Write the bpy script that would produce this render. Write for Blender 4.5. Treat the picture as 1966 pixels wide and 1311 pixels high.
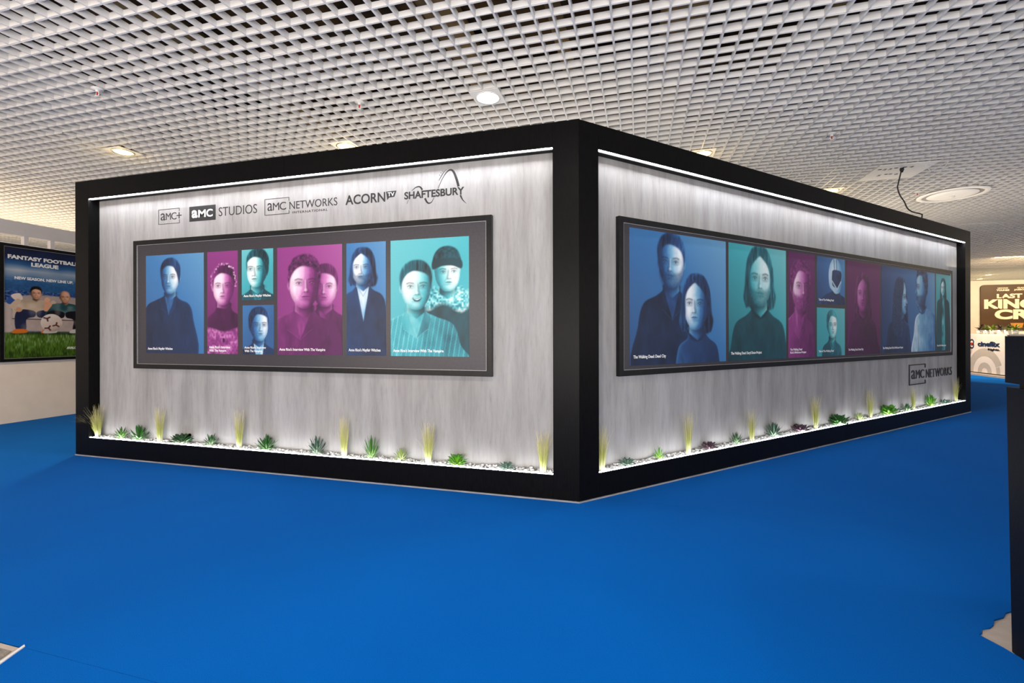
import bpy, math, random
import numpy as np
from mathutils import Matrix, Vector

random.seed(7)
rng = np.random.default_rng(11)
S2 = math.sqrt(.5)
SC = bpy.context.scene
COL = SC.collection
for o in list(bpy.data.objects):
    bpy.data.objects.remove(o)

# ------------------------------------------------------------------ camera
CAM_POS = Vector((0.3688, -2.994, 1.1067))
CAM_YAW, CAM_ROLL, F_PX, HORIZON = 15.348, 0.1344, 880.53, 639.77
cam_data = bpy.data.cameras.new('camera')
cam_data.sensor_width = 36.0
cam_data.sensor_fit = 'HORIZONTAL'
cam_data.lens = F_PX * 36.0 / 1966.0
cam_data.shift_y = (HORIZON - 655.5) / 1966.0
cam_data.clip_start = 0.02
cam_data.clip_end = 200
cam = bpy.data.objects.new('camera', cam_data)
COL.objects.link(cam)
cam.matrix_world = (Matrix.Translation(CAM_POS) @ Matrix.Rotation(math.radians(CAM_YAW), 4, 'Z')
                    @ Matrix.Rotation(math.radians(90), 4, 'X') @ Matrix.Rotation(math.radians(-CAM_ROLL), 4, 'Z'))
SC.camera = cam

# ------------------------------------------------------------------ world, large lights, exposure
world = bpy.data.worlds.new('hall_ambient')
SC.world = world
world.use_nodes = True
world.node_tree.nodes['Background'].inputs['Color'].default_value = (1.0, 0.97, 0.94, 1)
world.node_tree.nodes['Background'].inputs['Strength'].default_value = 0.40
SC.view_settings.view_transform = 'Standard'
SC.view_settings.look = 'None'
SC.view_settings.gamma = 1.0
SC.view_settings.use_curve_mapping = False
SC.view_settings.exposure = 0.17


def area_light(name, loc, size, power, color=(1, 1, 1), direction=(0, 0, 1), spread=180):
    d = bpy.data.lights.new(name, 'AREA')
    d.shape = 'RECTANGLE'
    d.size, d.size_y = size
    d.energy = power
    d.color = color
    d.spread = math.radians(spread)
    o = bpy.data.objects.new(name, d)
    COL.objects.link(o)
    o.location = loc
    o.rotation_euler = Vector(direction).to_track_quat('-Z', 'Y').to_euler()
    return o


# unseen uplights added behind the stand walls to brighten the ceiling
area_light('added_stand_uplight', (-1.6, 2.8, 2.0), (4.0, 3.0), 48, (1.0, 0.94, 0.86))
area_light('added_stand_uplight', (3.4, 6.0, 2.0), (4.0, 3.0), 70, (1.0, 0.86, 0.66))
# unseen area lights placed out of frame, mostly added as fill
area_light('unseen_softbox', (0.3, -5.0, 1.0), (4.0, 2.0), 265, (1.0, 0.935, 0.86), (-.05, .55, .8))  # unseen soft light placed behind the camera for ceiling and stand front
area_light('added_aisle_fill', (0.0, -8.5, 1.5), (13.0, 2.4), 140, (1.0, 0.95, 0.90), (0, 1, .12))  # wide fill added behind the camera, standing in for lit stands
area_light('added_aisle_fill', (11.0, -3.0, 1.6), (6.0, 2.4), 170, (1.0, 0.93, 0.84), (-.75, .65, .2))  # unseen fill added from the right
area_light('unseen_warm_uplight', (-9.6, 1.5, 1.9), (3.0, 5.0), 170, (1.0, 0.80, 0.55))  # unseen lamp behind the partition, inferred from the warm glow there
area_light('added_aisle_fill', (-4.6, -6.2, 1.5), (4.0, 2.0), 170, (1.0, 0.82, 0.64), (-.45, 1, .22))  # warm fill added to lift the cream partition and left ceiling
area_light('added_counter_fill', (11.2, 12.0, 2.9), (3.0, 1.2), 120, (1.0, 0.74, 0.42), (0.0, 0.55, -1))  # unseen fill added to brighten the sign wall
area_light('unseen_warm_uplight', (14.0, 7.5, 1.6), (4.0, 4.0), 420, (1.0, 0.80, 0.54))  # unseen fill added at the right to warm the ceiling
area_light('added_counter_fill', (13.5, 17.5, 2.2), (6.0, 4.0), 90, (1.0, 0.78, 0.45))  # upward fill added behind the far wall


# ------------------------------------------------------------------ materials
def srgb(r, g, b):
    f = lambda c: ((c / 255.0) / 12.92) if c / 255.0 <= .04045 else (((c / 255.0) + .055) / 1.055) ** 2.4
    return (f(r), f(g), f(b))


def new_mat(name, color=(.8, .8, .8), rough=.5, metal=0., spec=.5):
    m = bpy.data.materials.new(name)
    m.use_nodes = True
    b = m.node_tree.nodes['Principled BSDF']
    b.inputs['Base Color'].default_value = (*color, 1)
    b.inputs['Roughness'].default_value = rough
    b.inputs['Metallic'].default_value = metal
    b.inputs['Specular IOR Level'].default_value = spec
    return m


def N(m, t, **kw):
    n = m.node_tree.nodes.new(t)
    for k, v in kw.items():
        setattr(n, k, v)
    return n


def L(m, a, b):
    m.node_tree.links.new(a, b)


def bsdf(m):
    return m.node_tree.nodes['Principled BSDF']


def noise_tex(m, scale, detail=4, rough=.55, stretch=(1, 1, 1)):
    tc = N(m, 'ShaderNodeTexCoord')
    mp = N(m, 'ShaderNodeMapping')
    mp.inputs['Scale'].default_value = stretch
    L(m, tc.outputs['Object'], mp.inputs['Vector'])
    n = N(m, 'ShaderNodeTexNoise')
    n.inputs['Scale'].default_value = scale
    n.inputs['Detail'].default_value = detail
    n.inputs['Roughness'].default_value = rough
    L(m, mp.outputs['Vector'], n.inputs['Vector'])
    return n


def ramp(m, fac, stops):
    r = N(m, 'ShaderNodeValToRGB')
    e = r.color_ramp.elements
    while len(e) < len(stops):
        e.new(.5)
    for i, (p, c) in enumerate(stops):
        e[i].position = p
        e[i].color = (*c, 1)
    L(m, fac, r.inputs['Fac'])
    return r


def bump(m, height, strength=.2, dist=.01):
    b = N(m, 'ShaderNodeBump')
    b.inputs['Strength'].default_value = strength
    b.inputs['Distance'].default_value = dist
    L(m, height, b.inputs['Height'])
    L(m, b.outputs['Normal'], bsdf(m).inputs['Normal'])


def mix_color(m, fac, a, b, blend='MIX'):
    x = N(m, 'ShaderNodeMix', data_type='RGBA', blend_type=blend)
    x.inputs[0].default_value = .5
    if hasattr(fac, 'links'):
        L(m, fac, x.inputs[0])
    else:
        x.inputs[0].default_value = fac
    for s, v in ((x.inputs[6], a), (x.inputs[7], b)):
        if hasattr(v, 'links'):
            L(m, v, s)
        else:
            s.default_value = (*v, 1)
    return x.outputs[2]


def mottled(name, c0, c1, scale=30, rough=.5, stretch=(1, 1, 1), bmp=0., spec=.5, detail=4, metal=0., p=(.3, .7)):
    m = new_mat(name, c0, rough, metal, spec)
    n = noise_tex(m, scale, detail, .6, stretch)
    r = ramp(m, n.outputs['Fac'], [(p[0], c0), (p[1], c1)])
    L(m, r.outputs['Color'], bsdf(m).inputs['Base Color'])
    if bmp:
        bump(m, n.outputs['Fac'], bmp, .004)
    return m


def emit_mat(name, color, strength):
    m = new_mat(name, color, .5)
    bsdf(m).inputs['Emission Color'].default_value = (*color, 1)
    bsdf(m).inputs['Emission Strength'].default_value = strength
    return m


MAT = {}
# vertical-streaked concrete laminate
m = MAT['concrete'] = new_mat('concrete_laminate', (.45, .44, .44), .55, 0, .35)
n1 = noise_tex(m, 1.5, 6, .60, (5, 5, .7))
n2 = noise_tex(m, 9.0, 6, .70, (5, 5, .55))
n3 = noise_tex(m, .8, 3, .5, (1, 1, .8))
r1 = ramp(m, n1.outputs['Fac'], [(.28, (.265, .258, .254)), (.5, (.345, .340, .339)), (.72, (.41, .406, .407))])
r2 = ramp(m, n2.outputs['Fac'], [(.26, (.64, .63, .63)), (.38, (.90, .90, .90)), (.54, (1.01, 1.01, 1.01))])
r3 = ramp(m, n3.outputs['Fac'], [(.3, (.93, .91, .89)), (.7, (1.03, 1.04, 1.06))])
c = mix_color(m, 1.0, r1.outputs['Color'], r2.outputs['Color'], 'MULTIPLY')
c = mix_color(m, 1.0, c, r3.outputs['Color'], 'MULTIPLY')
L(m, c, bsdf(m).inputs['Base Color'])
bump(m, n2.outputs['Fac'], .08, .002)

MAT['black'] = mottled('black_wood_laminate', (.0010, .0009, .0010), (.0042, .0038, .0040), 40, .38, (3, 3, .35), .10, .10)
MAT['frame_black'] = mottled('black_frame_profile', (.004, .004, .0045), (.009, .009, .0095), 25, .35, (1, 1, 1), 0, .25)
MAT['backing'] = mottled('charcoal_print_sheet', (.030, .027, .036), (.040, .036, .046), 60, .38, (1, 1, 1), .05, .5)
MAT['silver'] = mottled('brushed_aluminium_edge', (.34, .33, .34), (.44, .44, .45), 80, .4, (1, 1, 1), 0, .5, metal=.3)
MAT['skirting'] = mottled('pale_skirting', (.24, .235, .24), (.40, .39, .40), 6, .5, (1, 1, 1))
MAT['led'] = emit_mat('led_diffuser', (0.97, 0.975, 1.0), 80.0)
MAT['led_low'] = emit_mat('led_lip_diffuser', (0.97, 0.975, 1.0), 25.0)
MAT['decal'] = mottled('black_vinyl_lettering', (.010, .010, .012), (.018, .017, .02), 90, .45)
MAT['decal_light'] = mottled('pale_vinyl_lettering', (.62, .61, .62), (.72, .71, .72), 90, .45)
MAT['caption'] = mottled('white_printed_caption', (.82, .82, .83), (.9, .9, .9), 90, .5)
MAT['metal_letter'] = mottled('dark_metal_letters', (.035, .034, .033), (.075, .072, .07), 50, .28, metal=.5)
MAT['ceil'] = mottled('white_louver_paint', (.76, .745, .725), (.82, .80, .78), 9, .45, (1, 1, 1), 0, .4)
MAT['plate'] = mottled('white_ceiling_plate', (.84, .83, .81), (.90, .89, .87), 8, .4)
MAT['plenum'] = mottled('dark_plenum_concrete', (.010, .008, .007), (.12, .07, .03), 1.6, .9, (1, 1, 1), 0, .1)
MAT['duct'] = mottled('brown_duct', (.10, .07, .035), (.40, .25, .09), 3, .6)
MAT['vent_shade'] = mottled('vent_throat_shade', (.22, .21, .20), (.30, .29, .28), 10, .5)  # darker grey puts the throat's shade into a flat disc
MAT['bare_floor'] = mottled('bare_screed_floor', (.42, .34, .29), (.50, .42, .36), 18, .6, (1, 1, 1), .1)
MAT['rough_floor'] = mottled('grey_aggregate', (.13, .115, .10), (.30, .26, .22), 110, .8, (1, 1, 1), .6)
MAT['cream'] = mottled('cream_partition_paint', (.80, .70, .60), (.85, .75, .65), 5, .6)
MAT['offwhite'] = mottled('off_white_beam_paint', (.68, .64, .63), (.73, .69, .68), 5, .55)
MAT['peach'] = mottled('warm_white_wall_paint', (.72, .66, .60), (.78, .72, .66), 4, .6)
MAT['counter'] = mottled('counter_front_laminate', (.70, .63, .58), (.75, .68, .63), 6, .4)
MAT['counter_grey'] = mottled('counter_grey_print', (.43, .38, .33), (.47, .42, .37), 12, .5)
MAT['navy'] = mottled('navy_raised_letters', (.006, .018, .06), (.012, .03, .09), 20, .35)
MAT['red'] = mottled('red_letter_accent', (.4, .02, .015), (.5, .03, .02), 20, .4)
MAT['plinth'] = mottled('dark_navy_plinth', (.0025, .003, .005), (.006, .0065, .010), 120, .5, (1, 1, 1), .1, .2)
MAT['dark'] = mottled('dark_recess', (.01, .009, .009), (.02, .018, .017), 20, .7)
MAT['cable'] = mottled('black_cable_rubber', (.010, .009, .008), (.02, .018, .017), 30, .5)
MAT['white_plastic'] = mottled('white_plastic', (.75, .74, .72), (.82, .81, .8), 12, .35)
MAT['red_plastic'] = mottled('red_bulb_glass', (.5, .02, .02), (.6, .04, .03), 12, .2)
MAT['pebble'] = mottled('white_pebble_stone', (.46, .46, .47), (.72, .72, .72), 45, .6)
MAT['lens'] = emit_mat('downlight_lens', (1.0, .94, .84), 16.0)
MAT['lens_warm'] = emit_mat('warm_downlight_lens', (1.0, .80, .42), 3.2)
MAT['chrome'] = mottled('downlight_reflector', (.75, .66, .45), (.85, .78, .6), 20, .2, metal=.8)

# blue exhibition carpet
m = MAT['carpet'] = new_mat('blue_needle_felt_carpet', (0, .12, .5), .95, 0, .02)
n1 = noise_tex(m, 420, 2, .6)
n2 = noise_tex(m, .9, 3, .5)
n3 = noise_tex(m, 60, 4, .6, (1, .25, 1))
r1 = ramp(m, n1.outputs['Fac'], [(.35, (.0002, .080, .35)), (.65, (.0004, .118, .47))])
r2 = ramp(m, n2.outputs['Fac'], [(.3, (.9, .93, .95)), (.7, (1.05, 1.04, 1.03))])
c = mix_color(m, 1.0, r1.outputs['Color'], r2.outputs['Color'], 'MULTIPLY')
L(m, c, bsdf(m).inputs['Base Color'])
bump(m, n3.outputs['Fac'], .12, .003)
bsdf(m).inputs['Sheen Weight'].default_value = .04
bsdf(m).inputs['Sheen Roughness'].default_value = .45
bsdf(m).inputs['Sheen Tint'].default_value = (.35, .62, 1, 1)


def vcol_mat(name, rough=.45, spec=.4, attr='print'):
    m = new_mat(name, (.5, .5, .5), rough, 0, spec)
    a = N(m, 'ShaderNodeAttribute', attribute_name=attr)
    n = noise_tex(m, 300, 2, .5)
    r = ramp(m, n.outputs['Fac'], [(.3, (.93, .93, .93)), (.7, (1.03, 1.03, 1.03))])
    c = mix_color(m, 1.0, a.outputs['Color'], r.outputs['Color'], 'MULTIPLY')
    L(m, c, bsdf(m).inputs['Base Color'])
    return m


MAT['print'] = vcol_mat('printed_poster_sheet', .42, .4)
MAT['leaf'] = vcol_mat('succulent_leaf', .4, .4, 'leaf')
MAT['grass'] = vcol_mat('feather_grass_blade', .55, .3, 'leaf')


# ------------------------------------------------------------------ mesh helpers
class MB:
    """collects faces, then becomes ONE mesh object"""

    def __init__(self):
        self.v, self.f, self.c = [], [], []

    def add(self, vs, fs):
        k = len(self.v)
        self.v += [tuple(p) for p in vs]
        self.f += [tuple(i + k for i in f) for f in fs]
        return self

    def box(self, x0, x1, y0, y1, z0, z1):
        return self.add([(x0, y0, z0), (x1, y0, z0), (x1, y1, z0), (x0, y1, z0), (x0, y0, z1), (x1, y0, z1), (x1, y1, z1), (x0, y1, z1)],
                        [(0, 3, 2, 1), (4, 5, 6, 7), (0, 1, 5, 4), (1, 2, 6, 5), (2, 3, 7, 6), (3, 0, 4, 7)])

    def prism(self, poly, z0, z1):
        n = len(poly)
        a = sum(poly[i][0] * poly[(i + 1) % n][1] - poly[(i + 1) % n][0] * poly[i][1] for i in range(n))
        if a < 0:
            poly = poly[::-1]
        vs = [(x, y, z0) for x, y in poly] + [(x, y, z1) for x, y in poly]
        fs = [tuple(range(n - 1, -1, -1)), tuple(range(n, 2 * n))]
        fs += [(i, (i + 1) % n, n + (i + 1) % n, n + i) for i in range(n)]
        return self.add(vs, fs)

    def wall_prism(self, poly, y0, y1):
        """outline in the wall's (x, z) plane, extruded from y1 (back) to y0 (front)"""
        n = len(poly)
        a = sum(poly[i][0] * poly[(i + 1) % n][1] - poly[(i + 1) % n][0] * poly[i][1] for i in range(n))
        if a < 0:
            poly = poly[::-1]
        vs = [(x, y0, z) for x, z in poly] + [(x, y1, z) for x, z in poly]
        fs = [tuple(range(n)), tuple(range(2 * n - 1, n - 1, -1))]
        fs += [(i, n + i, n + (i + 1) % n, (i + 1) % n) for i in range(n)]
        return self.add(vs, fs)

    def tube(self, pts, r, k=8):
        pts = [Vector(p) for p in pts]
        base = len(self.v)
        for i, q in enumerate(pts):
            t = (pts[min(i + 1, len(pts) - 1)] - pts[max(i - 1, 0)]).normalized()
            u = t.orthogonal().normalized() if i == 0 else (u - t * u.dot(t)).normalized()
            w = t.cross(u)
            rr = r[i] if isinstance(r, (list, tuple)) else r
            for j in range(k):
                a = 2 * math.pi * j / k
                self.v.append(tuple(q + (u * math.cos(a) + w * math.sin(a)) * rr))
        for i in range(len(pts) - 1):
            for j in range(k):
                a, b = base + i * k + j, base + i * k + (j + 1) % k
                self.f.append((a, b, b + k, a + k))
        self.f.append(tuple(base + j for j in range(k - 1, -1, -1)))
        self.f.append(tuple(base + (len(pts) - 1) * k + j for j in range(k)))
        return self

    def lathe(self, prof, k=32, c=(0, 0, 0)):
        base = len(self.v)
        for r, z in prof:
            for j in range(k):
                a = 2 * math.pi * j / k
                self.v.append((c[0] + r * math.cos(a), c[1] + r * math.sin(a), c[2] + z))
        for i in range(len(prof) - 1):
            for j in range(k):
                a, b = base + i * k + j, base + i * k + (j + 1) % k
                self.f.append((a, b, b + k, a + k))
        return self

    def build(self, name, mat, parent=None, M=None, smooth=False, leafcol=None):
        me = bpy.data.meshes.new(name)
        v = self.v
        if M is not None:
            v = [tuple(M @ Vector(p)) for p in v]
        me.from_pydata(v, [], self.f)
        me.materials.append(MAT[mat] if isinstance(mat, str) else mat)
        if smooth:
            me.polygons.foreach_set('use_smooth', [True] * len(me.polygons))
        if leafcol is not None:
            a = me.color_attributes.new('leaf', 'FLOAT_COLOR', 'POINT')
            arr = np.ones((len(v), 4), np.float32)
            arr[:, :3] = np.asarray(leafcol, np.float32)
            a.data.foreach_set('color', arr.ravel())
        me.update()
        o = bpy.data.objects.new(name, me)
        COL.objects.link(o)
        if parent is not None:
            put(o, parent)
        return o


def put(o, parent):
    """parent without moving (meshes are built in world space)"""
    o.parent = parent
    o.matrix_parent_inverse = world_of(parent).inverted()


def world_of(o):
    m = o.matrix_basis.copy()
    while o.parent is not None:
        m = o.parent.matrix_basis @ o.matrix_parent_inverse @ m
        o = o.parent
    return m


def empty(name, loc=(0, 0, 0)):
    o = bpy.data.objects.new(name, None)
    o.empty_display_size = .1
    COL.objects.link(o)
    o.location = loc
    return o


def tag(o, label=None, cat=None, group=None, kind=None):
    if label:
        o['label'] = label
    if cat:
        o['category'] = cat
    if group:
        o['group'] = group
    if kind:
        o['kind'] = kind
    return o


def structure(o, label, cat):
    return tag(o, label, cat, None, 'structure')


MA = Matrix.Identity(4)
MBW = Matrix.Rotation(math.pi / 4, 4, 'Z')          # wall B runs 45 degrees back to the right


def text_geo(body, weight=0.0, space=1.0, shear=0.0):
    cu = bpy.data.curves.new('lettering', 'FONT')
    cu.body = body
    cu.size = 1.0
    cu.offset = weight
    cu.space_character = space
    cu.shear = shear
    cu.resolution_u = 4
    cu.extrude = 0.5
    cu.align_x = 'LEFT'
    ob = bpy.data.objects.new('lettering', cu)
    me = bpy.data.meshes.new_from_object(ob)
    v = np.empty(len(me.vertices) * 3, np.float32)
    me.vertices.foreach_get('co', v)
    v = v.reshape(-1, 3)
    f = [tuple(q.vertices) for q in me.polygons]
    bpy.data.meshes.remove(me)
    bpy.data.objects.remove(ob)
    bpy.data.curves.remove(cu)
    return v, f


def add_text(mb, body, x0, z0, w=None, h=None, y=0., depth=.001, weight=0., space=1., shear=0., capref=None, mirror_axis=None):
    """lettering fitted into a box of the wall plane: left x0, baseline z0, width w, capital height h"""
    v, f = text_geo(body, weight, space, shear)
    lo, hi = v.min(0), v.max(0)
    ref = (text_geo(capref, weight)[0] if capref else v)
    base, top = ref[:, 1].min(), ref[:, 1].max()
    sy = h / (top - base) if h else None
    sx = w / (hi[0] - lo[0]) if w else sy
    if sy is None:
        sy = sx
    vs = [(x0 + (p[0] - lo[0]) * sx, y - depth * (p[2] + .5), z0 + (p[1] - base) * sy) for p in v]
    mb.add(vs, f)
    return mb


# ------------------------------------------------------------------ print painter (flat poster prints as coloured sheets)
def lin(c):
    return np.array(srgb(*c), np.float32)


def palette(*stops):
    xs = np.array([s[0] for s in stops], np.float32)
    cs = np.array([lin(s[1]) for s in stops])
    return lambda l: np.stack([np.interp(l, xs, cs[:, k]) for k in range(3)], -1)


BLUE = palette((0, (17, 27, 50)), (.25, (33, 66, 115)), (.5, (56, 118, 176)), (.75, (128, 184, 216)), (1, (236, 244, 250)))
MAGENTA = palette((0, (46, 12, 50)), (.25, (96, 30, 92)), (.5, (146, 56, 134)), (.75, (206, 128, 192)), (1, (248, 222, 240)))
TEAL = palette((0, (8, 36, 46)), (.25, (22, 96, 112)), (.5, (62, 170, 182)), (.75, (138, 212, 216)), (1, (238, 250, 250)))


def flat_pal(c, dark=.25):
    c = np.array(c, float)
    return palette((0, tuple(c * dark * .4)), (.25, tuple(c * .5)), (.5, tuple(c)), (1, tuple(255 - (255 - c) * .35)))


def smooth_poly(P, sub=5):
    P = np.asarray(P, float)
    n = len(P)
    out = []
    for i in range(n):
        p0, p1, p2, p3 = P[i - 1], P[i], P[(i + 1) % n], P[(i + 2) % n]
        for t in np.linspace(0, 1, sub, endpoint=False):
            out.append(.5 * ((2 * p1) + (-p0 + p2) * t + (2 * p0 - 5 * p1 + 4 * p2 - p3) * t * t + (-p0 + 3 * p1 - 3 * p2 + p3) * t ** 3))
    return np.array(out)


class Canvas:
    def __init__(self, w, h, step, pal, lo=.2, hi=.5, ang=(.5, .8)):
        self.w, self.h = w, h
        self.a = w / h
        self.nx, self.ny = max(8, int(round(w / step))), max(8, int(round(h / step)))
        x = np.linspace(0, self.a, self.nx + 1)
        y = np.linspace(0, 1, self.ny + 1)
        self.X, self.Y = np.meshgrid(x, y)
        self.pal = pal
        g = (self.X / self.a * ang[0] + self.Y * ang[1]) / (abs(ang[0]) + abs(ang[1]))
        self.img = pal(lo + (hi - lo) * np.clip(g, 0, 1)).astype(np.float32)
        self.e = .6 * step / h

    def noise(self, sx, sy, seed=0):
        r = np.random.default_rng(seed)
        gx, gy = max(2, int(self.a * sx) + 2), max(2, int(sy) + 2)
        G = r.random((gy, gx))
        fx = np.clip(self.X / self.a * (gx - 1), 0, gx - 1.001)
        fy = np.clip(self.Y * (gy - 1), 0, gy - 1.001)
        ix, iy = fx.astype(int), fy.astype(int)
        tx, ty = fx - ix, fy - iy
        tx, ty = tx * tx * (3 - 2 * tx), ty * ty * (3 - 2 * ty)
        return (G[iy, ix] * (1 - tx) * (1 - ty) + G[iy, ix + 1] * tx * (1 - ty) + G[iy + 1, ix] * (1 - tx) * ty + G[iy + 1, ix + 1] * tx * ty) - .5

    def sdf(self, P):
        P = np.asarray(P, float)
        x0, y0 = P.min(0) - .06
        x1, y1 = P.max(0) + .06
        i0, i1 = np.searchsorted(self.X[0], [x0, x1])
        j0, j1 = np.searchsorted(self.Y[:, 0], [y0, y1])
        D = np.full(self.X.shape, 9.0)
        if i1 <= i0 or j1 <= j0:
            return D
        X, Y = self.X[j0:j1, i0:i1].ravel()[:, None], self.Y[j0:j1, i0:i1].ravel()[:, None]
        A, B = P, np.roll(P, -1, 0)
        ex, ey = (B - A).T
        wx, wy = X - A[:, 0], Y - A[:, 1]
        t = np.clip((wx * ex + wy * ey) / (ex * ex + ey * ey + 1e-12), 0, 1)
        d = np.sqrt(((wx - ex * t) ** 2 + (wy - ey * t) ** 2).min(1))
        c = (A[:, 1] <= Y) != (B[:, 1] <= Y)
        xi = A[:, 0] + (Y - A[:, 1]) * ex / np.where(np.abs(ey) < 1e-12, 1e-12, ey)
        inside = ((c & (X < xi)).sum(1) % 2) == 1
        D[j0:j1, i0:i1] = np.where(inside, -d, d).reshape(j1 - j0, i1 - i0)
        return D

    def ell(self, cx, cy, rx, ry, rot=0.):
        c, s = math.cos(rot), math.sin(rot)
        x, y = self.X - cx, self.Y - cy
        u, v = (x * c + y * s) / rx, (-x * s + y * c) / ry
        return u, v, (np.sqrt(u * u + v * v) - 1) * min(rx, ry)

    def paint(self, d, lum, pal=None, soft=None, alpha=1.):
        soft = soft or self.e
        mk = np.clip(.5 - d / (2 * soft), 0, 1) * alpha
        sel = mk > .002
        if not sel.any():
            return
        l = np.broadcast_to(np.asarray(lum, float), self.X.shape)[sel]
        col = (pal or self.pal)(np.clip(l, 0, 1))
        k = mk[sel][:, None]
        self.img[sel] = self.img[sel] * (1 - k) + col * k

    def blob(self, cx, cy, rx, ry, lum, alpha=1., rot=0., soft=None, pal=None):
        u, v, d = self.ell(cx, cy, rx, ry, rot)
        self.paint(d, lum, pal, soft, alpha)

    def stroke(self, pts, wdt, lum, alpha=1., soft=None, pal=None):
        pts = np.asarray(pts, float)
        D = np.full(self.X.shape, 9.)
        for A, B in zip(pts[:-1], pts[1:]):
            e = B - A
            t = np.clip(((self.X - A[0]) * e[0] + (self.Y - A[1]) * e[1]) / (e @ e + 1e-12), 0, 1)
            D = np.minimum(D, np.hypot(self.X - A[0] - e[0] * t, self.Y - A[1] - e[1] * t))
        self.paint(D - wdt, lum, pal, soft, alpha)

    def poly(self, P, lum, pal=None, soft=None, alpha=1., smooth=True, rim=0., side=1.):
        P = smooth_poly(P) if smooth else P
        d = self.sdf(P)
        l = np.broadcast_to(np.asarray(lum, float), self.X.shape)
        if rim:
            cx = np.mean([q[0] for q in P])
            wx = max(q[0] for q in P) - min(q[0] for q in P)
            l = l + rim * np.exp(np.minimum(d, 0) / .012) * np.clip(.5 + side * (self.X - cx) / wx * 1.6, 0, 1)
        self.paint(d, l, pal, soft, alpha)
        return d

    def person(self, cx, cy, h, yaw=0., skin=.72, hair='short', ht=.12, cloth=.14, lt=(-.6, .5), beard=0., outfit='jacket', seed=1,
               sw=1.05, lean=0., bottom=None, smile=False, pals=None, contrast=.55, torso=True, rx=None):
        """an anonymous head-and-shoulders figure; h = head height, lt = light direction"""
        pals = pals or {}
        ps, ph, pc = pals.get('skin'), pals.get('hair'), pals.get('cloth')
        rx, ry = .36 * h, .5 * h
        if not pals:
            skin, contrast = min(.95, skin * 1.30), min(.9, contrast + .12)
            cloth *= .8
            ht *= .8
        chin = cy - .5 * h
        sg = 1 if lt[0] > 0 else -1
        fold = self.noise(14, 7, seed + 5) * .22 + self.noise(40, 18, seed + 6) * .12
        strand = self.noise(46, 8, seed + 7) * .20 + self.noise(150, 20, seed + 9) * .16
        b = -.05 if bottom is None else bottom
        prof = abs(yaw) > .8
        # long hair behind the neck
        if hair in ('long', 'locks', 'mid'):
            low = {'long': 1.30, 'locks': 1.6, 'mid': .88}[hair]
            P = [(cx - 1.02 * rx, cy + .25 * h), (cx - .5 * rx, cy + .53 * h), (cx + .5 * rx, cy + .53 * h), (cx + 1.02 * rx, cy + .25 * h),
                 (cx + 1.20 * rx, cy - .15 * h), (cx + 1.34 * rx, cy + .3 * h - low * h * .75), (cx + .9 * rx, cy + .3 * h - low * h),
                 (cx - .8 * rx, cy + .3 * h - low * h * .95), (cx - 1.30 * rx, cy + .3 * h - low * h * .8), (cx - 1.22 * rx, cy - .15 * h)]
            self.poly(P, ht * .8 + strand, ph, soft=.010, rim=.25, side=sg)
        W = sw * h
        x = cx + lean
        if torso:
            T = [(cx - .21 * h, chin + .06 * h), (cx - .25 * h, chin - .06 * h), (x - .50 * W, chin - .17 * h), (x - .88 * W, chin - .33 * h),
                 (x - 1.04 * W, chin - .75 * h), (x - 1.12 * W, b), (x + 1.12 * W, b), (x + 1.04 * W, chin - .75 * h), (x + .88 * W, chin - .33 * h),
                 (x + .50 * W, chin - .17 * h), (cx + .25 * h, chin - .06 * h), (cx + .21 * h, chin + .06 * h)]
            u = np.clip((self.X - x) / W, -1.1, 1.1)
            lum = cloth * (.75 + .8 * np.clip(u * lt[0] + .35, 0, 1.2)) + fold * (.25 + cloth) * .9
            if outfit == 'stripes':
                lum = lum + .12 * (np.sin((self.X * 1.0 - .18 * self.Y) * 2 * math.pi / (.11 * h)) > .75)
            self.poly(T, lum, pc, rim=.20, side=sg, soft=.005)
            # sleeve creases
            for k in (-1, 1):
                self.stroke([(x + k * .72 * W, chin - .55 * h), (x + k * .66 * W, chin - .95 * h), (x + k * .70 * W, chin - 1.5 * h)], .012 * h, max(0, cloth * .4), .55, soft=.03 * h, pal=pc)
            if outfit in ('jacket', 'suit', 'stripes'):
                vb = chin - (1.05 if outfit == 'suit' else .62) * h
                self.poly([(cx - .20 * h, chin - .0 * h), (cx + .20 * h, chin - .0 * h), (x + .17 * h, chin - .30 * h), (x + .02 * h, vb), (x - .14 * h, chin - .30 * h)],
                          (.80 if outfit == 'suit' else max(.30, cloth + .14)) + fold, pals.get('shirt'), smooth=False, soft=.005)
                if outfit == 'suit':
                    self.stroke([(cx - .18 * h, chin - .06 * h), (x + .01 * h, chin - .34 * h), (cx + .19 * h, chin - .06 * h)], .006 * h, .45, .8, soft=.004)
                for k in (-1, 1):
                    self.poly([(cx + k * .22 * h, chin - .03 * h), (x + k * .36 * W, chin - .20 * h), (x + k * .30 * W, chin - .42 * h), (x + k * .23 * W, chin - .46 * h), (x + .02 * h, vb)],
                              cloth * (1.25 if k * lt[0] > 0 else .8) + .02 + fold * .5, pc, smooth=False, soft=.005)
                    self.stroke([(x + k * .30 * W, chin - .42 * h), (x + k * .23 * W, chin - .46 * h), (x + .02 * h, vb)], .004 * h, cloth + .22, .6, soft=.004, pal=pc)
            if outfit == 'crew':
                self.stroke([(cx - .25 * h, chin - .03 * h), (cx - .14 * h, chin - .17 * h), (cx, chin - .21 * h), (cx + .14 * h, chin - .17 * h), (cx + .25 * h, chin - .03 * h)], .028 * h, cloth * .45, pal=pc, soft=.006)
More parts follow.
